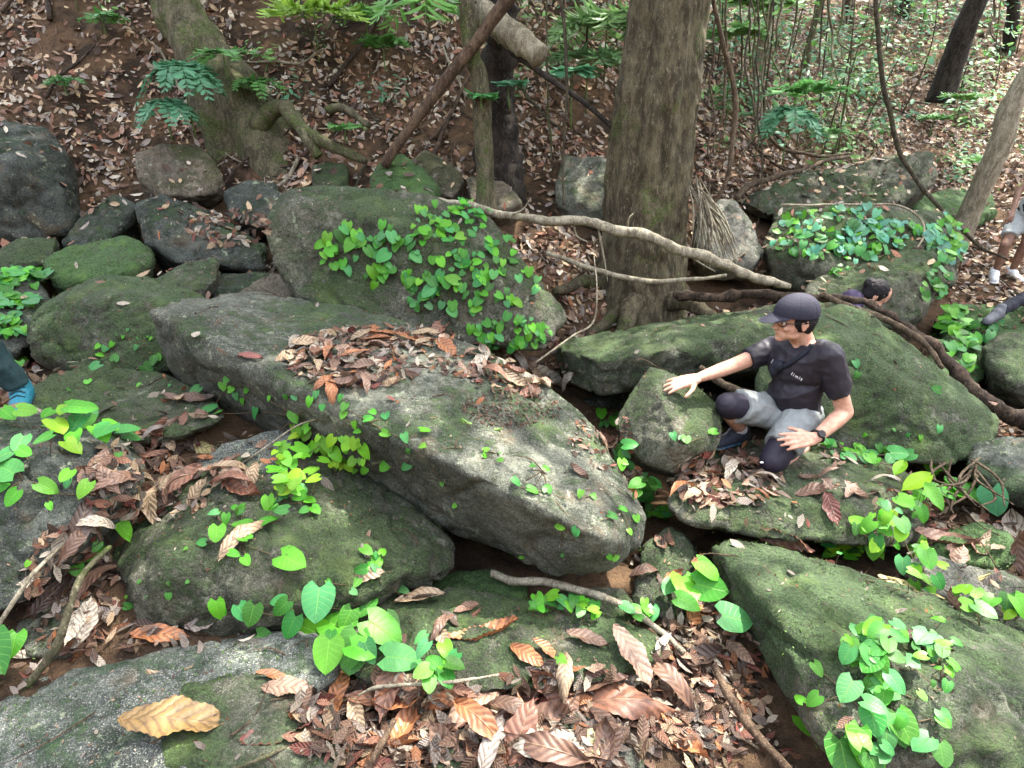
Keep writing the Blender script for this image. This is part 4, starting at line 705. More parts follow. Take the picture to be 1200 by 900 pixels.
SOLO = [(212, 850, 122, 'ochre', 5, 0, 'large ochre ribbed dead leaf curled on the bottom left boulder'), (190, 748, 62, 'rust', 8, 3, 'shiny orange-brown leaf resting at the seam of the lower left boulders'),
 (202, 784, 48, 'tan', 20, 7, 'slim tan leaf lying alone on the bottom left boulder'), (280, 738, 44, 'yellow', 8, 7, 'narrow yellowish leaf under the big heart-leaved plant'), (240, 732, 42, 'grey', 10, 1, 'curled grey-brown leaf beside the narrow yellowish one'),
 (294, 421, 33, 'maroon', -5, 3, 'maroon leaf alone on the left part of the slab top'), (566, 498, 50, 'green', -12, 7, 'long fallen green leaf on the middle of the slab'), (657, 511, 28, 'pale', -30, 7, 'pale narrow leaf on the slab right of the long green one'),
 (679, 556, 26, 'pink', -40, 4, 'pink leaf flat on the lower right slab'), (240, 527, 40, 'yellow', 8, 6, 'yellow-green fallen leaf in the channel left of the slab'), (68, 481, 50, 'pale', 8, 7, 'pale dry leaf on the flat mossy stone by the teal shoe'),
 (387, 462, 46, 'rust', -70, 2, 'rust leaf hanging over the front edge of the slab'), (975, 600, 44, 'maroon', -88, 0, 'ribbed maroon leaf hanging from the front of the man ledge'), (960, 577, 52, 'brown', 2, 0, 'ribbed brown leaf lying level on the man ledge'),
 (915, 633, 78, 'red', -28, 1, 'long ribbed reddish leaf at the top edge of the corner boulder'), (1062, 747, 54, 'brown', -18, 1, 'curled brown leaf above the vine on the corner boulder'), (1110, 632, 66, 'red', -35, 1, 'wavy red leaf beside the right mossy stone'),
 (1190, 625, 62, 'pale', 75, 4, 'bleached white leaf with a hole at the right edge'), (1120, 684, 82, 'yellow', 8, 7, 'long yellow fallen leaf at right, upper one of the pair'), (1075, 690, 74, 'yellow', -45, 6, 'yellow fallen leaf lying under the long one at right'), (1120, 708, 44, 'pink', 62, 3, 'pinkish leaf standing over the yellow ones at right'),
 (570, 740, 82, 'rust', 20, 1, 'orange ribbed leaf propped behind the centre stone'), (620, 772, 50, 'rust', -35, 3, 'folded orange leaf on the left of the centre stone'), (640, 764, 38, 'rust', -20, 3, 'small orange leaf touching the folded one on the centre stone'), (690, 752, 50, 'brown', -15, 3, 'brown leaf on the right of the centre stone'),
 (742, 775, 80, 'pink', -65, 0, 'large pinkish ribbed leaf leaning at the right of the centre stone'), (690, 818, 110, 'pink', 170, 0, 'long pinkish ribbed leaf on top of the bottom leaf heap'), (730, 836, 135, 'red', -4, 2, 'rolled reddish leaf lying along the bottom heap'), (655, 822, 56, 'grey', 40, 6, 'slate-grey leaf in the bottom heap'),
 (580, 868, 80, 'grey', 70, 2, 'rolled grey-brown leaf standing at the bottom centre'), (715, 845, 58, 'tan', 25, 4, 'mottled tan leaf in the bottom heap under the rolled one'), (690, 870, 62, 'yellow', -50, 6, 'spotted yellowish leaf at the bottom centre'), (790, 862, 90, 'rust', -50, 1, 'orange-brown ribbed leaf right of the bottom heap'), (490, 862, 72, 'rust', 60, 4, 'broken orange leaf at the bottom left of centre'),
 (340, 810, 62, 'pink', -6, 0, 'ribbed pinkish leaf on the right part of the bottom left boulder'), (322, 796, 40, 'rust', 4, 3, 'small orange leaf above the ribbed pinkish one'), (345, 845, 105, 'maroon', 32, 1, 'dark ribbed leaf slanting over the bottom left boulder edge'), (48, 710, 40, 'pale', 8, 7, 'white leaf on the small stone at the left edge'), (55, 748, 62, 'pale', 50, 7, 'bleached leaf slanting beside the bent branch at left'), (92, 726, 30, 'pale', 20, 6, 'small bleached leaf by the bent branch at left'),
 (103, 745, 50, 'brown', -75, 0, 'ribbed brown leaf standing in the left gap'), (287, 632, 70, 'tan', 62, 2, 'crumpled tan leaf among heart leaves on the lower left boulder'), (195, 668, 26, 'grey', 38, 7, 'grey leaf sliver on the lower left boulder'), (430, 672, 46, 'tan', 2, 6, 'tan leaf lying under the slab beside tiny green leaves'), (428, 648, 28, 'grey', -70, 6, 'dull leaf upright under the edge of the slab'),
 (146, 357, 14, 'pale', 20, 6, 'small pale leaf on the domed mossy boulder'), (490, 402, 40, 'rust', -55, 3, 'bright orange leaf near the back of the slab top'), (525, 410, 44, 'rust', -50, 3, 'bright orange leaf in the middle of the slab crest'), (640, 445, 50, 'pale', -30, 4, 'pale crumpled leaf beside the bluish one on the slab crest'), (645, 440, 36, 'grey', 10, 6, 'bluish grey leaf on the slab crest')]
for px, py, s, c, a, k, lb in SOLO: dead_leaf(px, py, s, c, a, k, lb, tilt=.10, lift=.004)
HEAPS = [  # cx, cy, rx, ry, how many, pixels long, where, surfaces
 ((405, 424, 72, 34), 32, 34, 'heaped on the top of the big slab', 'dead leaves heaped on the slab', 'red pink tan brown brown dark pale rust'),
 ((470, 398, 60, 18), 12, 34, 'strewn on the back of the big slab', 'dead leaves on the slab back', 'red rust tan pink'),
 ((620, 440, 52, 24), 18, 34, 'strewn along the crest of the slab', 'dead leaves along the slab crest', 'red tan pale brown pink'),
 ((708, 515, 22, 22), 6, 28, 'trailing down the right edge of the big slab', 'dead leaves down the right edge of the slab', 'tan red pale pink'),
 ((748, 570, 16, 26), 5, 26, 'at the right shoulder of the big slab', 'dead leaves at the right shoulder of the slab', 'rust brown tan'),
 ((560, 425, 45, 14), 9, 30, 'between the two heaps on the big slab', 'dead leaves between the slab heaps', 'tan brown pink pale'),
 ((160, 570, 60, 40), 22, 46, 'lying in the channel left of the slab', 'dead leaves in the left channel', 'pink red brown tan dark'),
 ((215, 500, 42, 36), 20, 34, 'filling the top of the left channel', 'dead leaves at the channel top', 'dark brown tan grey red'),
 ((250, 568, 55, 18), 14, 46, 'in a strip on the channel slab', 'dead leaves on the channel slab', 'pink tan rust red'),
 ((88, 690, 45, 80), 18, 50, 'in the gap at the left edge', 'dead leaves in the gap at the left', 'dark red pale brown'),
 ((850, 565, 62, 30), 24, 32, 'on the ledge before the kneeling man', 'dead leaves before the kneeling man', 'rust red tan brown pale pink'),
 ((1000, 560, 60, 22), 7, 30, 'on the ledge right of the man', 'dead leaves right of the man', 'tan pink pale'),
 ((665, 840, 150, 48), 34, 76, 'in the big heap at the bottom', 'dead leaves in the bottom heap', 'red pink tan brown rust rust tan grey brown pale'),
 ((450, 850, 90, 45), 18, 72, 'piled right of the bottom left boulder', 'dead leaves beside the bottom left boulder', 'red brown pink rust dark tan'),
 ((500, 730, 55, 40), 8, 50, 'in the hollow behind the centre stone', 'dead leaves in the hollow', 'red dark brown tan'),
 ((820, 790, 50, 80), 8, 62, 'in the cleft left of the corner boulder', 'dead leaves in the cleft by the corner boulder', 'brown dark rust red'),
 ((780, 660, 40, 30), 8, 40, 'in the gap right of the slab tip', 'dead leaves right of the slab tip', 'brown rust dark'),
 ((1150, 650, 50, 60), 6, 44, 'between the stones at the right edge', 'dead leaves at the right edge', 'brown pink tan maroon'),
]
for (cx, cy, rx, ry), n, s, where, grp, cols in HEAPS:
    for i in range(n):
        a = rng.random() * 6.283; r = math.sqrt(rng.random()); c = rng.choice(cols.split()); sc_ = rng.uniform(.6, 1.25)
        dead_leaf(cx + rx * r * math.cos(a), cy + ry * r * math.sin(a), s * sc_, c, None, None, f'{"large" if sc_ > .95 else "small"} {WORD[c]} dead leaf {where}', grp, lift=rng.random() * .035)
# the rest of the litter, too many to count
PAL = np.array([DC[k] for k in ('red', 'brown', 'brown', 'tan', 'pale', 'pink', 'pink', 'grey', 'dark', 'dark', 'rust', 'tan', 'grey', 'maroon', 'pale', 'brown')])
BPAL = np.array([DC[k] for k in ('brown', 'brown', 'tan', 'tan', 'pink', 'red', 'grey', 'grey', 'pale', 'brown', 'tan', 'dark', 'grey', 'pale')])
def scatter(name, label, n, area, size, keep, seed, tilt=.45, lift=.03, pal=PAL, kpal=1.0):
    r = np.random.default_rng(seed); C = []; Nn = []; Sz = []
    X_ = r.uniform(area[0], area[1], n); Yy = r.uniform(area[2], area[3], n)
    msk = fbm(np.stack([X_, Yy, X_ * 0], 1), .9, 3); m2 = fbm(np.stack([X_, Yy, X_ * 0 + 9], 1), 3.0, 2)
    for i in range(n):
        h = down(X_[i], Yy[i])
        if h and keep(h, msk[i], m2[i], r): C.append(tuple(h[0] + Vector((0, 0, .004)))); Nn.append(tuple(h[1])); Sz.append(size * (.35 + .55 * r.random() + .8 * r.random() ** 4))
    k = len(C); idx = np.clip(r.integers(0, len(pal), k), 0, len(pal) - 1); col = pal[idx] * kpal * (.65 + .7 * r.random((k, 1)))
    o = leaf_mass(name, np.array(C), np.array(Nn), np.array(Sz), col, TS, M['leaf_dead_mass'], None, seed, tilt, lift); tag(o, label, kind='stuff'); print(name, k); return o
def k_bank(h, a, b, r):
    p, n, w_ = h
    if w_ == 'ground': return (a > -.22 + .18 * (p.y < 6.0 and p.x < 2.5)) or r.random() < .3
    if w_ in ('longslab',): return r.random() < .35 and n.z > .7
    return r.random() < (.10 if n.z > .6 else 0)
scatter('leaf_litter', 'brown and pale leaf litter covering the bank', 92000, (-7, 9, 4.6, 12.5), .088, k_bank, 3, .55, .03, pal=BPAL, kpal=1.7)
scatter('leaf_litter_far', 'leaf litter on the far upper slope', 36000, (-14, 15, 11.5, 22), .13, lambda h, a, b, r: a > -.25, 4, .5, .03, pal=BPAL, kpal=1.8)
def k_bed(h, a, b, r):
    p, n, w_ = h
    return w_ == 'ground' or (w_ in ('manledge', 'channelslab', 'rightbit2', 'bottomgrey', 'bottomstone', 'flatcentre', 'centreback') and r.random() < .25 and b > 0) or (w_ in ('darkslab', 'rightledge', 'ivyright', 'wedge', 'leftmid') and r.random() < .2 and b > .05) or (r.random() < .012 and n.z > .7)
scatter('bed_litter', 'small dead leaves packed between the boulders', 26000, (-4, 5, .7, 5.2), .075, k_bed, 5, .6, .05)
scatter('leaf_crumbs', 'crumbs and fragments of dead leaf on the rocks', 16000, (-3, 3.4, .9, 4.6), .016, lambda h, a, b, r: (b > .12 and r.random() < .8 and h[1].z > .5) or r.random() < .12, 6, .7, .006)
def zone(name, label, cx, cy, rx, ry, n, size, seed, lift=.05, kpal=1.0):
    r = np.random.default_rng(seed); C = []; Nn = []
    for i in range(n):
        a = r.random() * 6.283; q = math.sqrt(r.random()); h = hit(cx + rx * q * math.cos(a), cy + ry * q * math.sin(a))
        if h: C.append(tuple(h[0] + Vector((0, 0, .003)))); Nn.append(tuple(h[1]))
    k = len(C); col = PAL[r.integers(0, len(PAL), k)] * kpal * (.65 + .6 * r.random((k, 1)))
    tag(leaf_mass(name, np.array(C), np.array(Nn), size * (.6 + .9 * r.random(k)), col, TS, M['leaf_dead_mass'], None, seed, .5, lift), label, kind='stuff')
zone('slab_litter', 'small leaves packed on the slab top', 415, 420, 82, 36, 420, .06, 1, .02)
zone('crest_litter', 'small leaves along the slab crest', 610, 440, 66, 24, 170, .05, 2, .02)
zone('back_litter', 'small leaves on the back of the slab', 480, 395, 60, 14, 120, .05, 3, .02)
zone('ledge_litter', 'small leaves on the ledge under the man', 850, 562, 66, 34, 240, .065, 4, .025)
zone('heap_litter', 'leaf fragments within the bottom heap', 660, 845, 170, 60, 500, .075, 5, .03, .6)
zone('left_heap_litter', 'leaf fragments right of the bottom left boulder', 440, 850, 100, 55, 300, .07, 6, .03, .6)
zone('slope_litter', 'leaf litter on the dark slab at left', 270, 268, 50, 22, 150, .07, 7, .02)
zone('channel_litter', 'small leaves in the channel left of the slab', 175, 560, 80, 55, 260, .055, 9, .03)
zone('gap_litter', 'small leaves in the gap at the left edge', 85, 690, 55, 80, 260, .05, 10, .03)
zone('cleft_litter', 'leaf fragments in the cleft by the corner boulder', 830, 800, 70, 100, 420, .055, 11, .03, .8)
zone('edge_litter', 'small leaves trailing down the right edge of the slab', 705, 515, 40, 36, 150, .035, 12, .015)
zone('edge_litter', 'small leaves between the two heaps on the slab', 555, 428, 60, 16, 130, .04, 13, .015)
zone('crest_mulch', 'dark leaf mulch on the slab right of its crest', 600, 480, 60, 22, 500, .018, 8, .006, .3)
print('litter', time.time() - T0)
# ------------------------------------------------------------------ undergrowth
def frond_geo(b, base, d, L, nl, ls, wd, col, bend=.5, droop=.25, narrow=False):
    side = d.cross(Vector((0, 0, 1))).normalized(); pts = []
    for i in range(7):
        t = i / 6; pts.append(base + d * L * t + Vector((0, 0, -1)) * L * bend * t * t)
    b.add(*tube_geo(pts, [.004, .003, .0015], sides=4, n=10), col=np.array(col) * .7)
    c, _ = spline(pts, nl + 2); TV, TF, TU = TS
    for i in range(1, nl + 1):
        t = i / nl; l = ls * (math.sin(math.pi * (.18 + .74 * t)) ** .6); ax = (c[min(i + 1, nl + 1)] - c[i - 1]).normalized()
        for s in (-1, 1):
            y = (side * s + ax * .55 + Vector((0, 0, -droop))).normalized() + rnd3(.07); z = (ax.cross(side) + rnd3(.15)).normalized(); y = (y - z * y.dot(z)).normalized(); x = y.cross(z)
            Vt = (TV + (0, .5, 0)); W_ = np.array(c[i])[None] + l * (Vt[:, 0:1] * wd * np.array(x)[None] + Vt[:, 1:2] * np.array(y)[None] + Vt[:, 2:3] * np.array(z)[None])
            b.add(W_, np.hstack([TF, TF[:, 2:3]]), TU, np.array(col) * rng.uniform(.75, 1.25))
def frond_plant(label, px, py, Y, n, L, nl, ls, col, wd=1.2, bend=.5, spread=1.0, up=.5, stemh=.15, cat='fern', group=None, dirs=None):
    p = P(px, py, Y); h = down(p.x, p.y); base = Vector(p)
    t = thing('undergrowth_plant', base, label, cat, group); tube_obj('stem', [base - Vector((0, 0, stemh)), base - Vector((.01, 0, stemh * .5)), base], [.007, .006, .005], M['stem_green'], t, sides=6, n=6)
    for i in range(n):
        a = (dirs[i] if dirs else i / n * 6.283 + rng.uniform(-.3, .3)); d = Vector((math.cos(a) * spread, math.sin(a) * spread * .8, up + rng.uniform(-.15, .2))).normalized()
        b = MB(); frond_geo(b, base, d, L * rng.uniform(.75, 1.1), nl, ls, wd, col, bend, narrow=False); b.build('frond', M['leaf_green_mass'], t, colored=True)
    return t
TEAL = (.09, .25, .14); DG = (.05, .15, .04); LG = (.14, .34, .07); GG = (.09, .24, .06)
frond_plant('bluish fern with drooping fronds against the buttressed tree', 214, 84, 5.5, 13, .46, 12, .12, TEAL, 1.0, 1.15, .8, .7, .5)
frond_plant('small teal fern hanging just below the bigger one on the buttressed tree', 192, 118, 5.4, 9, .30, 10, .10, TEAL, 1.1, .9, 1, .2, .3)
frond_plant('feathery green fern on the flank of the buttressed tree', 262, 62, 5.8, 7, .40, 12, .10, GG, .9, .5, 1, .3, .2)
frond_plant('bright yellow-green palm seedling at the top edge', 368, 12, 6.4, 7, .5, 9, .30, (.26, .42, .06), .45, .5, 1, .4, .3, 'palm')
frond_plant('long-bladed palm frond hanging in at the top middle', 500, -12, 5.4, 5, .45, 7, .30, LG, .35, .9, 1, .2, .2, 'palm')
frond_plant('narrow-leaved palm filling the space left of the big trunk', 712, 30, 6.6, 11, .75, 13, .30, (.16, .28, .10), .4, .7, 1, .45, .5, 'palm')
frond_plant('second narrow-leaved palm lower on the slope left of the big trunk', 690, 65, 6.4, 8, .5, 11, .22, (.13, .24, .10), .45, .6, 1, .3, .5, 'palm')
frond_plant('teal broad-leaved sapling between sapling and big trunk', 672, 80, 6.0, 6, .22, 3, .17, TEAL, 1.7, .7, 1, .3, .5, 'plant')
frond_plant('teal leaf sprig on the dark rotten stump', 597, 95, 5.35, 5, .14, 2, .15, TEAL, 1.9, .7, 1, .3, .2, 'plant')
frond_plant('leafy sprout clinging to the middle of the thin sapling', 565, 112, 5.05, 5, .14, 2, .12, (.09, .30, .10), 1.6, .5, 1, .2, .1, 'plant')
frond_plant('green tuft among dead leaves left of the leaning pole', 450, 55, 6.5, 8, .32, 6, .16, GG, .8, .4, 1, .5, .2)
frond_plant('small fern tuft on the bank above the leaning pole foot', 405, 152, 5.3, 6, .20, 5, .10, GG, 1.1, .5, 1, .5, .1)
frond_plant('hanging teal fern right of the big trunk beside the lianas', 928, 128, 6.4, 8, .42, 12, .13, TEAL, 1.0, 1.0, .9, .2, .5)
frond_plant('pale green fern spreading above the hanging teal one', 945, 108, 6.6, 8, .44, 9, .15, (.12, .32, .09), 1.2, .4, 1, .35, .5)
frond_plant('small green fern low behind the long right slab', 968, 155, 6.9, 6, .24, 6, .11, GG, 1.2, .5, 1, .4, .2)
frond_plant('broad grassy seedling on the slope by the dark leaning trunk', 1128, 118, 8.6, 9, .34, 6, .16, (.15, .33, .08), .8, .4, 1, .5, .2, 'plant')
frond_plant('seedling tuft beneath the dark leaning trunk', 1095, 140, 8.0, 7, .26, 5, .14, GG, .9, .4, 1, .4, .2, 'plant')
frond_plant('arching green sprig left of the pale leaning trunk', 1150, 190, 6.9, 6, .26, 6, .11, LG, 1, .5, 1, .5, .2, 'plant')
frond_plant('leafy shrub in the gap at the right of the big trunk', 862, 42, 7.6, 10, .5, 7, .20, (.14, .28, .09), 1.1, .5, 1, .5, .6, 'shrub')
frond_plant('pale shrub in dappled light at the top right of the big trunk', 890, 8, 9.0, 11, .7, 8, .24, (.18, .34, .10), 1.1, .5, 1, .5, .8, 'shrub')
frond_plant('tangled green fern at the crown of the buttress roots', 300, 95, 5.9, 7, .30, 9, .10, GG, .9, .8, 1, .4, .15)
frond_plant('grassy green tuft at the top edge between buttressed tree and pole', 430, 20, 6.7, 9, .36, 7, .15, LG, .6, .6, 1, .6, .2, 'plant')
frond_plant('small fern at the top edge left of the buttressed tree', 120, 20, 6.5, 7, .26, 7, .10, GG, 1, .6, 1, .5, .15)
frond_plant('narrow green fern on soil above the far left boulder', 75, 95, 6.0, 6, .22, 7, .08, (.09, .24, .08), 1, .6, 1, .5, .12)
# little seedlings dotted over the slopes
def seedling(i, x, y, where, big=1.0, teal=False):
    z = float(ground_z(x, y)[0]); base = Vector((x, y, z)); h = rng.uniform(.12, .4) * big
    pk = rng.randrange(3); pals = [(TEAL, (.08, .24, .14)), (DG, GG, (.07, .18, .05)), (LG, (.16, .30, .12), (.18, .34, .08))][pk]
    t = thing('slope_seedling', base, f'{"taller" if h > .26 * big else "low"} {("bluish", "dark green", "pale green")[pk]} seedling {where}', 'seedling', f'seedlings {where}')
    top = base + Vector((rng.uniform(-.08, .08), rng.uniform(-.08, .08), h)); tube_obj('stem', [base, base.lerp(top, .5) + rnd3(.01), top], [.005, .004, .002], M['stem_green'], t, sides=5, n=5)
    n = rng.randint(14, 34); r = np.random.default_rng(i); c = np.array(top) + r.normal(size=(n, 3)) * (.13 * big, .13 * big, .09 * big)
    col = np.array([rng.choice(pals) for _ in range(n)]) * (.7 + .6 * r.random((n, 1)))
    leaf_mass('foliage', c, np.tile((0, -.25, 1.0), (n, 1)), .085 * big * (.6 + .8 * r.random(n)), col, TS, M['leaf_green_mass'], t, i, .35)
k = 0
for (cx, cy, rx, ry, n, where, bg) in [(3.6, 9.5, 1.9, 2.2, 70, 'on the slope right of the big trunk', 1.15), (6.2, 11.5, 2.6, 2.2, 50, 'high on the slope at upper right', 1.3), (2.2, 8.2, .8, 1.2, 12, 'close behind the big trunk', 1.0), (.3, 8.3, 1.2, 1.2, 26, 'on the slope left of the big trunk', 1.0), (-2.0, 7.2, 2.4, 1.0, 26, 'on the bank at the top middle', .8), (6.6, 8.2, 1.5, 1.2, 16, 'near the pale leaning trunk', .9), (-4.6, 7.6, 1.2, 1.2, 6, 'on the bank at upper left', .7), (9.5, 13, 3, 3, 24, 'in the far right corner of the slope', 1.6)]:
    for _ in range(n):
        a = rng.random() * 6.283; q = math.sqrt(rng.random()); seedling(k, cx + rx * q * math.cos(a), cy + ry * q * math.sin(a), where, bg); k += 1
# thin waist-high to man-high saplings that thicken the top of the picture
def whip(i, x, y, where, hgt):
    z = float(ground_z(x, y)[0]); base = Vector((x, y, z)); pk = rng.randrange(3); pals = [(TEAL, (.08, .24, .14)), (DG, GG), (LG, (.16, .30, .12))][pk]
    t = thing('understory_sapling', base - Vector((0, 0, .05)), f'thin {("bluish", "dark green", "pale green")[pk]} sapling {where}, {"tall" if hgt > 1.5 else "short"}', 'sapling', f'thin saplings {where}')
    top = base + Vector((rng.uniform(-.35, .35), rng.uniform(-.2, .2), hgt)); mid = base.lerp(top, .5) + rnd3(.06); tube_obj('stem', [base - Vector((0, 0, .05)), mid, top], [.013, .010, .004], M[rng.choice(['bark_green', 'liana', 'bark_pale'])], t, sides=6, n=12)
    n = rng.randint(26, 60); r = np.random.default_rng(900 + i); q = .35 + .65 * r.random(n) ** .8; c = np.array(base)[None] * (1 - q[:, None]) + np.array(top)[None] * q[:, None] + r.normal(size=(n, 3)) * (.20, .20, .10)
    col = np.array([rng.choice(pals) for _ in range(n)]) * (.7 + .6 * r.random((n, 1)))
    leaf_mass('foliage', c, np.tile((0, -.3, 1.0), (n, 1)), .11 * (.5 + .9 * r.random(n)), col, TS, M['leaf_green_mass'], t, i, .4)
k = 0
for (x0, x1, y0, y1, n, where) in [(1.6, 4.5, 7.6, 11, 22, 'behind the big trunk'), (4.5, 9.5, 9.5, 15, 24, 'on the upper right slope'), (-.6, 1.2, 7.6, 11, 11, 'left of the big trunk'), (-4.5, -.6, 6.8, 9.5, 22, 'along the top middle of the bank')]:
    for _ in range(n): whip(k, rng.uniform(x0, x1), rng.uniform(y0, y1), where, rng.uniform(.7, 2.4)); k += 1
# dry hanging palm blades by the pale grey stone
t = thing('dry_palm_frond', P(818, 215, 4.85), 'bundle of dry grey palm blades slumped beside the big trunk', 'palm frond')
for i in range(34):
    a = P(rng.uniform(806, 822), rng.uniform(205, 235), 4.85); e = P(rng.uniform(806, 872), rng.uniform(285, 318), 4.75 + rng.uniform(-.1, .1))
    tube_obj('blade', [a, a.lerp(e, .5) + Vector((rng.uniform(-.02, .06), rng.uniform(-.05, 0), .02)), e], [.004, .007, .002], M['bark_pale'], t, sides=4, n=9)
# twigs in the litter
b = MB(); r = rng
for i in range(900):
    x, y = (r.uniform(-6, 8), r.uniform(4.8, 11)) if i < 650 else (r.uniform(-2, 2.5), r.uniform(1.1, 4.8)); h = down(x, y)
    if not h or (h[2] != 'ground' and h[1].z < .75 or (h[2] != 'ground' and r.random() < .6)): continue
    L = r.uniform(.08, .5) * (1 if i < 650 else .5); a = r.random() * 6.283; d = Vector((math.cos(a), math.sin(a), r.uniform(-.1, .25))); d = (d - h[1] * d.dot(h[1]) * .8).normalized(); p = h[0] + Vector((0, 0, .012))
    b.add(*tube_geo([p, p + d * L * .5 + rnd3(.02), p + d * L + rnd3(.01)], [.0035, .003, .0015], sides=4, n=6))
tag(b.build('twigs', M['bark_brown']), 'thin broken twigs scattered in the litter', kind='stuff')
# tufts of moss and tiny sprouts that roughen the mossy rocks
C = []; Nn = []
rr_ = np.random.default_rng(77)
for key, o in BOULDERS.items():
    me = o.data; nv = len(me.vertices); co = np.empty(nv * 3, np.float32); me.vertices.foreach_get('co', co); co = co.reshape(-1, 3) + np.array(o.location); no = np.empty(nv * 3, np.float32); me.vertex_normals.foreach_get('vector', no); no = no.reshape(-1, 3)
    cm = np.array(CAM); vis = ((cm - co) * no).sum(1) > 0; d = np.linalg.norm(co - cm, axis=1)
    mossy = {'rock_mossy': .04, 'rock_green': .22, 'rock_lush': .12, 'rock_grey': -.16, 'rock_cool': -.22, 'rock_dark': -.12, 'rock_brown': -.25, 'rock_pale': -.3}[me.materials[0].name]
    f = fbm(co, 2.6, 4) + mossy + .12 * (no[:, 2] - .4); ok = np.where(vis & (f > .18) & (d < 5.5))[0]
    m_ = int(len(ok) * .55)
    if m_ < 10: continue
    s = rr_.choice(ok, m_); C.append(co[s] + no[s] * .002 + rr_.normal(size=(m_, 3)) * .005); Nn.append(no[s])
C = np.vstack(C); Nn = np.vstack(Nn); k = len(C); print('moss', k)
mcol = np.array([(.035, .075, .015), (.06, .12, .02), (.09, .16, .03), (.05, .09, .02), (.03, .055, .015)])[rr_.integers(0, 5, k)] * (.7 + .6 * rr_.random((k, 1)))
tag(leaf_mass('moss_tufts', C, Nn, .012 * (.3 + .9 * rr_.random(k)), mcol, TQ, M['leaf_green_mass'], None, 9, .9, .004), 'tiny tufts of moss and sprouts on the rocks', kind='stuff')
print('undergrowth', time.time() - T0)
# ------------------------------------------------------------------ people
M['skin'] = plain('skin', (.56, .33, .235), .55, 45, .3, .3, (.46, .235, .16), .002)
M['skin_brown'] = plain('skin_brown', (.22, .12, .08), .55, 30, .15, .3)
M['shirt'] = plain('black_jersey', (.019, .016, .024), .55, 17, .4, .35, (.017, .014, .021), .006)
M['shorts'] = plain('grey_shorts', (.25, .265, .26), .8, 25, .5, .2, (.20, .215, .21), .006)
M['sleeve'] = plain('knee_sleeve', (.020, .016, .030), .6, 200, .2, .35)
M['cap'] = plain('navy_cap', (.032, .031, .046), .8, 220, .5, .2, (.022, .021, .032))
M['hair'] = plain('black_hair', (.008, .007, .008), .7, 120, .6, .2, (.018, .015, .016), .004)
M['shoe_dark'] = plain('shoe_dark', (.03, .035, .05), .6, 60)
M['shoe_grey'] = plain('shoe_grey', (.13, .135, .15), .7, 60)
M['shoe_blue'] = plain('shoe_blue', (.03, .09, .14), .6, 90)
M['rubber'] = plain('rubber', (.015, .015, .017), .7)
M['white'] = plain('white_print', (.8, .8, .8), .6)
M['shoe_white'] = plain('shoe_white', (.75, .76, .78), .6, 40)
M['teal'] = plain('teal_mesh', (.01, .16, .20), .6, 160, .3, .3, (.02, .10, .16))
M['teal_dark'] = plain('dark_teal_trousers', (.012, .035, .038), .8, 60)
M['pale_cloth'] = plain('pale_shorts', (.40, .42, .42), .8, 60, .3, .2, (.34, .36, .36))
M['dark_cloth'] = plain('dark_cloth', (.015, .017, .028), .8, 60)
M['purple'] = plain('purple_shirt', (.06, .045, .09), .8, 60)
M['lens'] = plain('smoked_lens', (.02, .02, .022), .1, spec=.6)
def capsule(p0, p1, r0, r1, caps=True, sides=18, sx=1.0, axis_=None):
    """tapered rounded limb as V, F; sx flattens it across axis_"""
    p0, p1 = Vector(p0), Vector(p1); d = (p1 - p0); L = max(d.length, 1e-5); d = d / L if d.length > 1e-6 else Vector((0, 0, 1))
    a = axis_ or (Vector((0, 0, 1)) if abs(d.z) < .9 else Vector((1, 0, 0))); x = (a - d * a.dot(d)).normalized(); y = d.cross(x)
    prof = []
    if caps: prof += [(-r0 * math.cos(k), r0 * math.sin(k)) for k in (0.01, .5, 1.0)]
    else: prof += [(0, .0005)]
    prof += [(0, r0), (L * .5, (r0 + r1) / 2), (L, r1)]
    if caps: prof += [(L + r1 * math.cos(k), r1 * math.sin(k)) for k in (1.0, .5, .01)]
    else: prof += [(L, .0005)]
    V = [p0 + d * h + (x * math.cos(q) * sx + y * math.sin(q)) * r for h, r in prof for q in [2 * math.pi * j / sides for j in range(sides)]]
    n = len(prof); F = [(i * sides + j, i * sides + (j + 1) % sides, (i + 1) * sides + (j + 1) % sides, (i + 1) * sides + j) for i in range(n - 1) for j in range(sides)]
    F += [tuple(range(sides))[::-1], tuple((n - 1) * sides + j for j in range(sides))]
    return [tuple(v) for v in V], F
def ellip(c, r, m=None, seg=16):
    V = []; F = []; m = m or Matrix.Identity(3)
    for i in range(seg // 2 + 1):
        th = max(.01, min(math.pi - .01, math.pi * i / (seg // 2)))
        for j in range(seg):
            a = 2 * math.pi * j / seg; V.append(tuple(Vector(c) + m @ Vector((r[0] * math.sin(th) * math.cos(a), r[1] * math.sin(th) * math.sin(a), r[2] * math.cos(th)))))
    F = [(i * seg + j, (i + 1) * seg + j, (i + 1) * seg + (j + 1) % seg, i * seg + (j + 1) % seg) for i in range(seg // 2) for j in range(seg)]
    F += [tuple(range(seg)), tuple((seg // 2) * seg + j for j in range(seg))[::-1]]
    return V, F
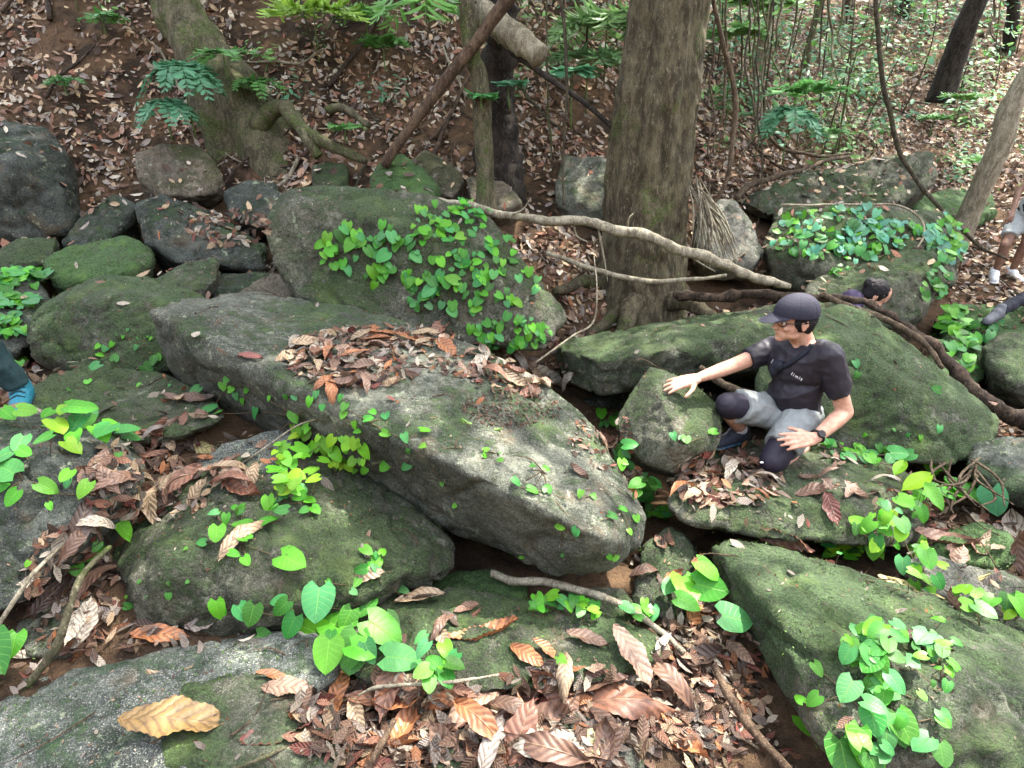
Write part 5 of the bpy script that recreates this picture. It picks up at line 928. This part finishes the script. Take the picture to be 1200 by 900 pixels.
def union(name, parts, voxel, mat, parent=None, smooth=3, wrinkle=0, wf=14, fn=None, loc=None):
    """parts that overlap, remeshed into one continuous skin or garment"""
    V = []; F = []
    for pv, pf in parts:
        o = len(V); V += pv; F += [tuple(i + o for i in f) for f in pf]
    me = bpy.data.meshes.new(name); me.from_pydata(V, [], F); o = bpy.data.objects.new(name, me); COL.objects.link(o)
    m = o.modifiers.new('r', 'REMESH'); m.mode = 'VOXEL'; m.voxel_size = voxel
    m = o.modifiers.new('s', 'SMOOTH'); m.factor = .5; m.iterations = smooth
    me2 = bpy.data.meshes.new_from_object(o.evaluated_get(bpy.context.evaluated_depsgraph_get())); o.modifiers.clear(); o.data = me2
    n = len(me2.vertices); co = np.empty(n * 3, np.float32); me2.vertices.foreach_get('co', co); co = co.reshape(-1, 3).astype(float); no = np.empty(n * 3, np.float32); me2.vertex_normals.foreach_get('vector', no); no = no.reshape(-1, 3)
    if wrinkle:
        w_ = fbm(co * (1, 1, 1.0) + 4.2, wf, 2); co = co + no * ((.5 - np.abs(w_) * 2.0) * wrinkle)[:, None]
    if fn is not None: co = fn(co, no)
    me2.vertices.foreach_set('co', co.ravel().astype(np.float32)); me2.polygons.foreach_set('use_smooth', np.ones(len(me2.polygons), bool)); me2.update()
    me2.materials.clear(); me2.materials.append(mat); me2.name = name
    if parent: o.parent = parent; o.location = -parent.location
    return o
def hand(W, d, n, side, size=1.0, curl=(.25, .3, .25), spread=.13, thumb_out=.9, curls=None):
    """palm, four fingers of three joints, thumb; d = towards the fingertips, n = out of the back of the hand, side = towards the thumb"""
    W = Vector(W); d = Vector(d).normalized(); n = Vector(n); n = (n - d * n.dot(d)).normalized(); s = n.cross(d).normalized(); 
    if s.dot(Vector(side)) < 0: s = -s
    out = []; off = [.030, .011, -.009, -.028]; pl = [.088, .090, .086, .078]; fl = [(.040, .024, .019), (.045, .028, .020), (.041, .026, .020), (.032, .020, .018)]
    for k in range(4):
        kn = W + d * pl[k] * size + s * off[k] * size; out.append(capsule(W + s * off[k] * .55 * size + d * .01, kn, .016 * size, .0125 * size))
        ang = spread * (1.5 - k) * .9; fd = (d * math.cos(ang) + s * math.sin(ang)).normalized(); p = kn; tot = 0; cs = curls[k] if curls else curl
        for j in range(3):
            tot += cs[j]; dd = fd * math.cos(tot) - n * math.sin(tot); q = p + dd * fl[k][j] * size
            out.append(capsule(p, q, (.0102 - .0010 * j) * size, (.0094 - .0011 * j) * size, sides=12)); p = q
    out.append(capsule(W + d * .02, W + d * .07 * size, .022 * size, .024 * size, sx=.62, axis_=n))
    tb = W + d * .025 * size + s * .022 * size - n * .006; td = (d * .62 + s * thumb_out - n * .15).normalized(); t1 = tb + td * .042 * size; out.append(capsule(tb, t1, .015 * size, .0115 * size))
    td2 = (td * .8 + d * .5 - n * .1).normalized(); t2 = t1 + td2 * .032 * size; out.append(capsule(t1, t2, .011 * size, .0095 * size)); td3 = (td2 + d * .3).normalized(); out.append(capsule(t2, t2 + td3 * .024 * size, .0098 * size, .008 * size))
    return out
def head_parts(c, X, Z, s=1.0):
    X = X.normalized(); Y = Z.cross(X).normalized(); Z = X.cross(Y).normalized(); m = Matrix((X, Y, Z)).transposed()
    L = lambda x, y, z: c + m @ Vector((x, y, z)) * s
    E = lambda p, r: ellip(L(*p), [q * s for q in r], m)
    out = [E((-.006, 0, .028), (.098, .076, .092)), E((.030, 0, -.030), (.060, .062, .070)), E((.045, 0, -.070), (.046, .048, .040)), E((.070, 0, -.098), (.022, .026, .018)), E((.020, .0, -.075), (.055, .058, .035)),
           capsule(L(.086, 0, .004), L(.108, 0, -.034), .008 * s, .0125 * s), E((.097, .010, -.038), (.010, .008, .008)), E((.097, -.010, -.038), (.010, .008, .008)), E((.084, 0, -.060), (.012, .024, .006)), E((.082, 0, -.071), (.012, .021, .007)),
           E((.078, 0, .014), (.018, .052, .010)), E((.062, .040, -.030), (.024, .020, .020)), E((.062, -.040, -.030), (.024, .020, .020))]
    for sg in (1, -1):
        out += [E((-.012, .078 * sg, -.012), (.020, .007, .030)), E((-.008, .080 * sg, -.034), (.010, .008, .010)), E((-.024, .082 * sg, -.004), (.010, .007, .022))]
    return out, L, m
def shoe(heel, toe, up, parent, mat, sole_mat, w=.045, name='shoe', lace=None):
    heel, toe = Vector(heel), Vector(toe); d = (toe - heel).normalized(); up = (Vector(up) - d * Vector(up).dot(d)).normalized(); L = (toe - heel).length; sd = d.cross(up)
    o = union(name, [capsule(heel + up * .045 + d * .03, heel + up * .055 + d * .09, .042, .045), capsule(heel + up * .045 + d * .05, toe + up * .028 - d * .05, .045, .034, sx=1, axis_=up), capsule(heel + up * .03 + d * .03, toe + up * .022 - d * .04, .040, .030), capsule(heel + up * .085 + d * .035, heel + up * .06 + d * .05, .04, .044)], .007, mat, parent, 3)
    s = union('sole', [capsule(heel + up * .010 + d * .035, heel + up * .010 + d * (L - .045), .040, .040, sx=.32, axis_=up), capsule(heel + up * .012 + d * (L * .5), heel + up * .014 + d * (L - .04), .043, .038, sx=.32, axis_=up)], .007, sole_mat, None, 2)
    s.parent = o
    if lace:
        for k in range(4):
            p = heel + d * (.10 + .025 * k) + up * (.100 - .012 * k); l = tube_obj('lace', [p - sd * .028 - up * .012, p + up * .004, p + sd * .028 - up * .012], [.0028] * 3, lace, None, sides=6, n=7); l.parent = o
    return o
# --- the kneeling man
dY = .07
def Q(px, py, Y): return P(px, py, Y + dY)
neck = Q(940, 400, 2.79); headc = Q(931, 374, 2.76)
rs, ls_ = Q(905, 409, 2.93), Q(971, 417, 2.66)
re_, rw = Q(858, 429, 2.86), Q(818, 443, 2.74)
le, lw = Q(990, 483, 2.62), Q(955, 514, 2.50)
pel = Q(930, 486, 2.80); rh, lh = Q(914, 483, 2.88), Q(938, 494, 2.70)
rk, ra = Q(853, 474, 2.70), Q(868, 503, 2.86)
lk, la = Q(905, 540, 2.54), Q(942, 524, 2.84)
man = thing('person', Vector((pel.x, pel.y, 0)), 'kneeling man in navy cap, black T-shirt and grey shorts with one hand on a rock', 'man')
fX = Vector((-.985, -.15, -.04)); hp, HL_, hm = head_parts(headc, fX, Vector((-.03, 0, 1)), .93)
rhand_d = Vector((-.97, -.12, -.20)); 
parts = hp + [capsule(HL_(-.03, 0, -.05), neck, .052, .056), capsule(neck, neck.lerp(pel, .25), .06, .09), capsule(neck.lerp(pel, .1), rs, .06, .05), capsule(neck.lerp(pel, .1), ls_, .06, .05), capsule(neck.lerp(pel, .25), pel, .10, .10),
    capsule(rs, re_, .047, .038), capsule(re_, re_.lerp(rw, .35), .038, .037), capsule(re_.lerp(rw, .35), rw, .037, .024), capsule(ls_, le, .050, .040), capsule(le, le.lerp(lw, .35), .040, .041), capsule(le.lerp(lw, .35), lw, .041, .027),
    capsule(rh, rk, .08, .055), capsule(rk, rk.lerp(ra, .4), .050, .053), capsule(rk.lerp(ra, .4), ra, .053, .034), capsule(lh, lk, .08, .055), capsule(lk, lk.lerp(la, .4), .052, .052), capsule(lk.lerp(la, .4), la, .052, .034)]
parts += hand(rw, rhand_d, Vector((-.1, -.35, 1)), Vector((-.2, -1, -.2)), 1.0, (.06, .14, .12), .12, .85)
parts += hand(lw, Q(905, 519, 2.46) - lw, Vector((-.1, -.75, .65)), Vector((-.3, 0, 1)), 1.0, (.12, .22, .18), .10, .5)
union('body', parts, .005, M['skin'], man, 3)
for sg in (1, -1):
    e = union('eye', [ellip(HL_(.0765, .030 * sg, -.006), (.011, .011, .009), hm, 12)], .002, M['white'], man, 1); i_ = union('iris', [ellip(HL_(.0855, .031 * sg, -.006), (.004, .005, .005), hm, 10)], .0015, M['hair'], None, 1); i_.parent = e
union('hair', [ellip(HL_(-.030, 0, .010), (.082, .0835, .080), hm), ellip(HL_(-.052, 0, -.030), (.050, .068, .050), hm), ellip(HL_(.018, .066, .012), (.020, .014, .032), hm), ellip(HL_(.018, -.066, .012), (.020, .014, .032), hm), ellip(HL_(-.062, 0, -.062), (.032, .048, .030), hm)], .005, M['hair'], man, 2, .004, 40)
def cut_dome(co, no):
    q = (co - np.array(headc)) @ np.array(hm) / .93        # local coordinates
    lo = .026 + q[:, 0] * .06; low = q[:, 2] < lo; q[low, 2] = lo[low]
    seam = np.abs(np.sin(3 * np.arctan2(q[:, 1], q[:, 0] + .01) )) ; q += (q / (np.linalg.norm(q, axis=1)[:, None] + 1e-6)) * np.where(seam < .06, -.0022, 0)[:, None]
    return q * .93 @ np.array(hm).T + np.array(headc)
cap = union('cap', [ellip(HL_(-.008, 0, .040), (.112, .091, .092), hm, 32)], .0045, M['cap'], man, 2, 0, fn=cut_dome)
V = []; F = []; nu, nv = 9, 12
for layer in (0, 1):
    for i in range(nu):
        for j in range(nv + 1):
            a = -1 + 2 * j / nv; t = i / (nu - 1); x0 = .094 * math.sqrt(max(0, 1 - (a * .74) ** 2)); yy = a * .074 * (1 - .12 * t * t); xx = x0 + t * .104 * max(.05, 1 - abs(a) ** 2.6) ** .5
            V.append(tuple(HL_(xx, yy, .040 - .32 * (xx - .09) - 5.2 * yy * yy * (.5 + .5 * t) + (.0035 if layer else 0))))
w_ = nv + 1
for l in (0, 1):
    for i in range(nu - 1):
        for j in range(nv):
            f = (l * nu * w_ + i * w_ + j, l * nu * w_ + i * w_ + j + 1, l * nu * w_ + (i + 1) * w_ + j + 1, l * nu * w_ + (i + 1) * w_ + j); F.append(f if l else f[::-1])
for j in range(nv): F.append(((nu - 1) * w_ + j, (nu - 1) * w_ + j + 1, nu * w_ + (nu - 1) * w_ + j + 1, nu * w_ + (nu - 1) * w_ + j))
vis = link('visor', mesh('visor', V, F, M['cap'])); vis.parent = cap
bt = union('cap_button', [ellip(HL_(-.008, 0, .131), (.008, .008, .005), hm, 10)], .002, M['cap'], None, 1); bt.parent = cap
gl = tube_obj('glasses', [HL_(.108, -.012, .002), HL_(.111, 0, .005), HL_(.108, .012, .002)], [.0018] * 3, M['rubber'], man, sides=6, n=5)
for sg in (1, -1):
    pts = [HL_(.100 - .012 * (1 + math.cos(a)), (.034 + .024 * math.cos(a)) * sg, -.004 + .017 * math.sin(a)) for a in [k * .5236 for k in range(13)]]
    o = tube_obj('rim', pts, [.0018] * 2, M['rubber'], None, sides=6, n=30); o.parent = gl; o.location = (0, 0, 0)
    o = tube_obj('temple', [HL_(.088, .060 * sg, .002), HL_(.04, .074 * sg, .002), HL_(-.012, .0835 * sg, .0)], [.0022] * 3, M['rubber'], None, sides=6, n=8); o.parent = gl
axis_t = (pel - neck).normalized(); lat = (ls_ - rs).normalized(); fwd = lat.cross(axis_t).normalized()
if fwd.x > 0: fwd = -fwd
ch = neck.lerp(pel, .32); be = neck.lerp(pel, .70); hem = neck.lerp(pel, 1.02)
tm = Matrix((fwd, lat, -axis_t)).transposed()
shirt_parts = [ellip(ch, (.118, .165, .15), tm), ellip(be + fwd * .012, (.122, .150, .16), tm), capsule(neck.lerp(pel, .10) - fwd * .01, rs, .075, .068), capsule(neck.lerp(pel, .10) - fwd * .01, ls_, .075, .068), capsule(neck.lerp(pel, .03), neck.lerp(pel, .15), .066, .09),
    capsule(be, hem, .135, .138, False, sx=.85, axis_=fwd), capsule(rs, rs.lerp(re_, .62), .067, .060, False), capsule(ls_, ls_.lerp(le, .68), .070, .062, False), capsule(ls_ + Vector((0, 0, 0)), ls_.lerp(ch, .3), .066, .08), ellip(rs, (.066,) * 3), ellip(ls_, (.07,) * 3)]
nd_ = -axis_t
def shirt_fn(co, no):
    q = (co - np.array(be)); a = q @ np.array(axis_t); l = q @ np.array(lat)
    wv = (1 - 2 * np.abs(np.sin((a * 24 + l * l * 70 + l * 5) + 1.4 * perlin(co * 6))) ** .6) * np.clip((a + .20) / .16, 0, 1)
    co = co + no * (wv * .0065)[:, None]
    # open the neckline: sink cloth that rises over the collar
    h = (co - np.array(neck)) @ np.array(nd_); rad_ = np.linalg.norm((co - np.array(neck)) - np.outer(h, np.array(nd_)), axis=1); m_ = (h > .004) & (rad_ < .085); co[m_] -= np.outer(h[m_] - .004, np.array(nd_))
    return co
shirt = union('t_shirt', shirt_parts, .0065, M['shirt'], man, 4, .005, 12, shirt_fn)
# collar ring
cr = []
for k in range(17):
    a = 2 * math.pi * k / 16; cr.append(neck + (fwd * math.cos(a) * .064 + lat * math.sin(a) * .070) + axis_t * (.006 + .020 * max(0, math.cos(a))))
tube_obj('collar', cr, [.005, .005], M['shirt'], man, sides=8, n=50)
union('shorts', [ellip(pel, (.12, .16, .11), tm), capsule(rh, rk + (rh - rk).normalized() * .08, .100, .088, False), capsule(lh, lk + (lh - lk).normalized() * .085, .102, .092, False), capsule(pel, rh, .11, .1), capsule(pel, lh, .11, .1), capsule(rh.lerp(lh, .5), rk.lerp(lk, .3).lerp(rh, .55), .10, .06)], .0065, M['shorts'], man, 3, .008, 9)
def leg_dir(a, b, t): return Vector(a).lerp(Vector(b), t)
u = (rh - rk).normalized(); union('knee_sleeve', [capsule(rk + u * .12, rk + u * .005, .070, .064, True), capsule(rk, rk.lerp(ra, .16), .063, .060, True)], .006, M['sleeve'], man, 3)
u = (lh - lk).normalized(); ks = union('knee_sleeve', [capsule(lk + u * .13, lk + u * .01, .078, .067, True), capsule(lk, lk.lerp(la, .2), .064, .058, True)], .006, M['sleeve'], man, 3)
lg = union('logo', [ellip(Q(892.5, 542, 2.475), (.010, .004, .006))], .002, M['white'], None, 1); lg.parent = ks
u = Vector((-.90, -.38, -.06)); shoe(ra - u * .06 + Vector((0, 0, -.075)), ra + u * .19 + Vector((0, 0, -.08)), (0, 0, 1), man, M['shoe_dark'], M['shoe_blue'])
u = Vector((.25, .5, -.8)); hb = la + Vector((.02, .04, -.0)); shoe(hb + Vector((.035, .06, .045)), hb + Vector((-.13, -.02, -.035)), Vector((.1, -.9, .6)), man, M['shoe_dark'], M['rubber'])
for a_, w0 in ((ra, rk),):
    u = (w0 - a_).normalized(); union('sock', [capsule(a_ - u * .02, a_ + u * .045, .041, .041, False)], .005, M['shoe_white'], man, 2)
# watch on the left wrist
u = (le - lw).normalized(); wc = lw + u * .022; wn = Vector((-.15, -.8, .6)); wn = (wn - u * wn.dot(u)).normalized()
sw = thing('wristwatch', wc, 'black round watch on the left wrist of the kneeling man', 'watch')
tube_obj('strap', [wc + (wn * math.cos(a) + u.cross(wn) * math.sin(a)) * .0325 for a in [k * .5236 for k in range(13)]], [.006] * 2, M['rubber'], sw, sides=8, n=40)
V, F = capsule(wc + wn * .028, wc + wn * .040, .019, .018, False, 24); link('dial', mesh('dial', V, F, M['rubber'], False), sw)
# sling bag strap and pouch over the black shirt
from mathutils.bvhtree import BVHTree as _B
sv = [v.co.copy() for v in shirt.data.vertices]; SB = _B.FromPolygons(sv, [tuple(p.vertices) for p in shirt.data.polygons])
def on_shirt(px, py, off=.006):
    d = ray(px, py); l, n, i, q = SB.ray_cast(CAM, d, 9)
    if l is None: l, n, i, q = SB.find_nearest(P(px, py, 2.7))
    return l + n * off
bag = thing('sling_bag', on_shirt(912, 430), 'small black sling bag worn across the chest of the kneeling man', 'bag')
union('pouch', [ellip(on_shirt(909, 432, .012), (.022, .035, .038)), ellip(on_shirt(914, 428, .010), (.028, .03, .03))], .005, M['dark_cloth'], bag, 3)
tube_obj('strap', [on_shirt(952, 404, .003), on_shirt(945, 412, .004), on_shirt(935, 420, .004), on_shirt(924, 427, .006), on_shirt(914, 431, .008)], [.012, .012], M['dark_cloth'], bag, sides=8, n=24)
# white chest print that reads limit
def print_text(txt, px, py, size, ang, parent):
    cu = bpy.data.curves.new('print', 'FONT'); cu.body = txt; cu.size = size; cu.align_x = 'CENTER'; cu.align_y = 'CENTER'; cu.offset = size * .03; o = bpy.data.objects.new('chest_print', cu); COL.objects.link(o)
    me = bpy.data.meshes.new_from_object(o.evaluated_get(bpy.context.evaluated_depsgraph_get())); bpy.data.objects.remove(o)
    for v in me.vertices:
        x, y = v.co.x * math.cos(ang) - v.co.y * math.sin(ang), v.co.x * math.sin(ang) + v.co.y * math.cos(ang); v.co = on_shirt(px + x, py - y, .0035)
    me.materials.clear(); me.materials.append(M['white']); o = link('chest_print', me, parent); return o
print_text('l i m i t', 934, 441, 5.0, math.radians(-30), man)
print_text('/ ,', 907, 424, 6, math.radians(-20), man)
print('man', time.time() - T0, 'thigh', (rh - rk).length, (lh - lk).length, 'shin', (rk - ra).length, (lk - la).length, 'arm', (rs - re_).length, (re_ - rw).length, (ls_ - le).length, (le - lw).length, 'torso', (neck - pel).length)
for q in ((905, 558), (860, 520), (788, 447), (935, 538)): h = hit(*q); print('surf', q, [round(v, 3) for v in h[0]], h[2])
print('lk', lk, 'ra', ra, 'la', la, 'rw', rw)
# --- the others, mostly outside the frame or behind rocks
def simple_person(label, cat, J, skin, top, bottom, hairm, shoes, sole, face=Vector((-1, -.3, -.1)), short_legs=True, thick=1.0, sleeve=True, lace=None, vox=.009):
    p = thing('person', Vector(((J['rf'][0].x + J['lf'][0].x) / 2, (J['rf'][0].y + J['lf'][0].y) / 2, J['rf'][0].z)), label, cat); k = thick
    hd, L_, m_ = head_parts(J['head'], face, J.get('up', Vector((0, 0, 1))), .95)
    pr = hd + [capsule(L_(-.03, 0, -.05), J['neck'], .05, .05), capsule(J['neck'], J['pel'], .08 * k, .10 * k)]
    for a, b, c, d in (('rs', 're', 'rw', 1), ('ls', 'le', 'lw', -1)):
        pr += [capsule(J[a], J[b], .045 * k, .037 * k), capsule(J[b], J[c], .037 * k, .024 * k), capsule(J['neck'].lerp(J['pel'], .1), J[a], .055 * k, .045 * k)]
        dd = (J[c] - J[b]); pr += hand(J[c], dd, Vector((0, -1, .3)), Vector((0, -.3, 1)), .95 * k, (.3, .4, .3))
    for a, b, c in (('rh', 'rk', 'ra'), ('lh', 'lk', 'la')):
        pr += [capsule(J[a], J[b], .075 * k, .052 * k), capsule(J[b], J[b].lerp(J[c], .4), .048 * k, .05 * k), capsule(J[b].lerp(J[c], .4), J[c], .05 * k, .033 * k)]
    union('body', pr, vox, skin, p, 2)
    union('hair', [ellip(L_(-.022, 0, .030), (.092, .084, .092), m_), ellip(L_(-.05, 0, -.02), (.055, .07, .06), m_)] + [ellip(L_(*q), r_, m_) for q, r_ in J.get('bun', [])], .007, hairm, p, 2, .004, 40)
    tz = [capsule(J['neck'].lerp(J['pel'], J.get('col', .12)), J['pel'], .105 * k, .125 * k), capsule(J['neck'].lerp(J['pel'], .1), J['rs'], .07 * k, .06 * k), capsule(J['neck'].lerp(J['pel'], .1), J['ls'], .07 * k, .06 * k)]
    tz += [capsule(J['rs'], J['rs'].lerp(J['re'], .6), .062 * k, .056 * k, False), capsule(J['ls'], J['ls'].lerp(J['le'], .6), .062 * k, .056 * k, False)]
    union('shirt', tz, .01, top, p, 3, .007, 10)
    e = .72 if short_legs else 1
    bz = [capsule(J['pel'] + Vector((0, 0, .04)), J['pel'] - Vector((0, 0, .04)), .12 * k, .12 * k)]
    for a, b, c in (('rh', 'rk', 'ra'), ('lh', 'lk', 'la')):
        bz.append(capsule(J[a], J[a].lerp(J[b], e), .095 * k, .085 * k, not short_legs))
        if not short_legs: bz += [capsule(J[b], J[c], .066 * k, .055 * k, False), capsule(J[b], J[b], .068 * k, .068 * k)]
    union('shorts' if short_legs else 'trousers', bz, .01, bottom, p, 3, .008, 9)
    for f in ('rf', 'lf'): shoe(J[f][0], J[f][1], (0, 0, 1), p, shoes, sole, lace=lace)
    return p
def chain(pel, neck, head, rs, re, rw, ls, le, lw, rh, rk, ra, lh, lk, la, rf, lf, **k):
    return dict(pel=pel, neck=neck, head=head, rs=rs, re=re, rw=rw, ls=ls, le=le, lw=lw, rh=rh, rk=rk, ra=ra, lh=lh, lk=lk, la=la, rf=rf, lf=lf, **k)
V3 = lambda *a: Vector(a)
# hiker in pale shorts and white trainers at the right edge
f1, f2 = P(1152, 338, 5.62), P(1183, 338, 5.66); a1, a2 = P(1167, 318, 5.75), P(1186, 317, 5.8); k1, k2 = P(1178, 288, 5.75), P(1203, 283, 5.75); h1, h2 = P(1196, 250, 5.95), P(1212, 252, 5.8); pl = h1.lerp(h2, .5) + V3(.02, 0, .05); nk = pl + V3(.16, -.12, .42)
simple_person('hiker in pale grey shorts and white trainers standing at the right edge', 'person', chain(pl, nk, nk + V3(.03, -.05, .20), nk + V3(-.16, .04, -.06), P(1194, 222, 5.8), P(1187, 247, 5.65), nk + V3(.17, -.04, -.06), nk + V3(.24, -.1, -.3), nk + V3(.15, -.28, -.42), h1, k1, a1, h2, k2, a2,
    (a1 + V3(.02, .05, -.075), a1 + V3(-.11, -.17, -.085)), (a2 + V3(.01, .06, -.075), a2 + V3(-.03, -.21, -.085))), M['skin_brown'], M['dark_cloth'], M['pale_cloth'], M['hair'], M['shoe_white'], M['white'], thick=.85)
# hiker in black leggings stepping in from the right
a1 = P(1172, 364, 4.75); k1 = P(1222, 338, 5.05); h1 = k1 + V3(.28, .10, .28); h2 = h1 + V3(.1, -.16, 0); k2 = h2 + V3(.05, -.1, -.40); a2 = k2 + V3(.08, .10, -.38); pl = h1.lerp(h2, .5) + V3(0, 0, .06); nk = pl + V3(-.02, 0, .48)
simple_person('hiker in black leggings whose dark boot steps in below the white trainers', 'person', chain(pl, nk, nk + V3(-.02, 0, .22), nk + V3(-.02, .18, -.05), nk + V3(.0, .26, -.32), nk + V3(-.12, .2, -.5), nk + V3(0, -.18, -.05), nk + V3(.02, -.25, -.32), nk + V3(-.1, -.2, -.5), h1, k1, a1, h2, k2, a2,
    (a1 + V3(.05, .03, -.06), a1 + V3(-.18, -.10, -.095)), (a2 + V3(.04, .03, -.07), a2 + V3(-.2, -.04, -.08))), M['skin'], M['dark_cloth'], M['dark_cloth'], M['hair'], M['shoe_grey'], M['rubber'], short_legs=False, thick=.85)
# crouching woman behind the root log
hd = P(1026, 346, 4.45); nk = hd + V3(-.15, .03, -.06); pl = nk + V3(-.22, .12, -.36); gz = pl.z - .14
simple_person('crouching woman with dark tied hair and purple shirt behind the root log', 'woman', chain(pl, nk, hd, nk + V3(-.02, .17, -.06), nk + V3(.05, .2, -.28), nk + V3(.2, .1, -.38), nk + V3(-.02, -.16, -.07), nk + V3(.04, -.16, -.3), nk + V3(.2, -.1, -.40),
    pl + V3(0, .09, 0), pl + V3(.36, .14, .08), pl + V3(.2, .14, -.25), pl + V3(0, -.09, 0), pl + V3(.36, -.1, .08), pl + V3(.2, -.1, -.25), (pl + V3(.15, .14, -.33), pl + V3(.4, .14, -.33)), (pl + V3(.15, -.1, -.33), pl + V3(.4, -.1, -.33)), up=V3(.35, -.1, 1), col=0.0, bun=[((-.10, 0, .03), (.045, .04, .045))]),
    M['skin'], M['purple'], M['dark_cloth'], M['hair'], M['shoe_dark'], M['rubber'], face=V3(.75, -.25, -.65), short_legs=False, thick=.9)
# person with the teal shoe at the left edge
a1 = P(20, 452, 2.5); k1 = a1 + V3(-.09, -.06, .40); h1 = k1 + V3(-.14, .10, .40); h2 = h1 + V3(-.06, .20, 0); k2 = h2 + V3(-.04, -.04, -.42); a2 = k2 + V3(-.06, .06, -.42); pl = h1.lerp(h2, .5) + V3(0, 0, .06); nk = pl + V3(-.03, -.03, .50)
simple_person('person in dark trousers standing with one teal shoe inside the left edge', 'person', chain(pl, nk, nk + V3(.02, -.02, .23), nk + V3(0, -.18, -.05), nk + V3(0, -.24, -.34), nk + V3(.03, -.22, -.58), nk + V3(0, .18, -.05), nk + V3(0, .25, -.34), nk + V3(.05, .22, -.58), h1, k1, a1, h2, k2, a2,
    (a1 + V3(-.03, .07, -.085), a1 + V3(.10, -.18, -.105)), (a2 + V3(-.03, .05, -.08), a2 + V3(.04, -.21, -.09))), M['skin'], M['dark_cloth'], M['teal_dark'], M['hair'], M['teal'], M['rubber'], face=V3(.8, -.5, -.1), short_legs=False, lace=M['teal_dark'])
print('people', time.time() - T0)
print('objects', len(bpy.data.objects), 'tris', sum(len(o.data.loops) - 2 * len(o.data.polygons) for o in bpy.data.objects if o.type == 'MESH'), time.time() - T0)
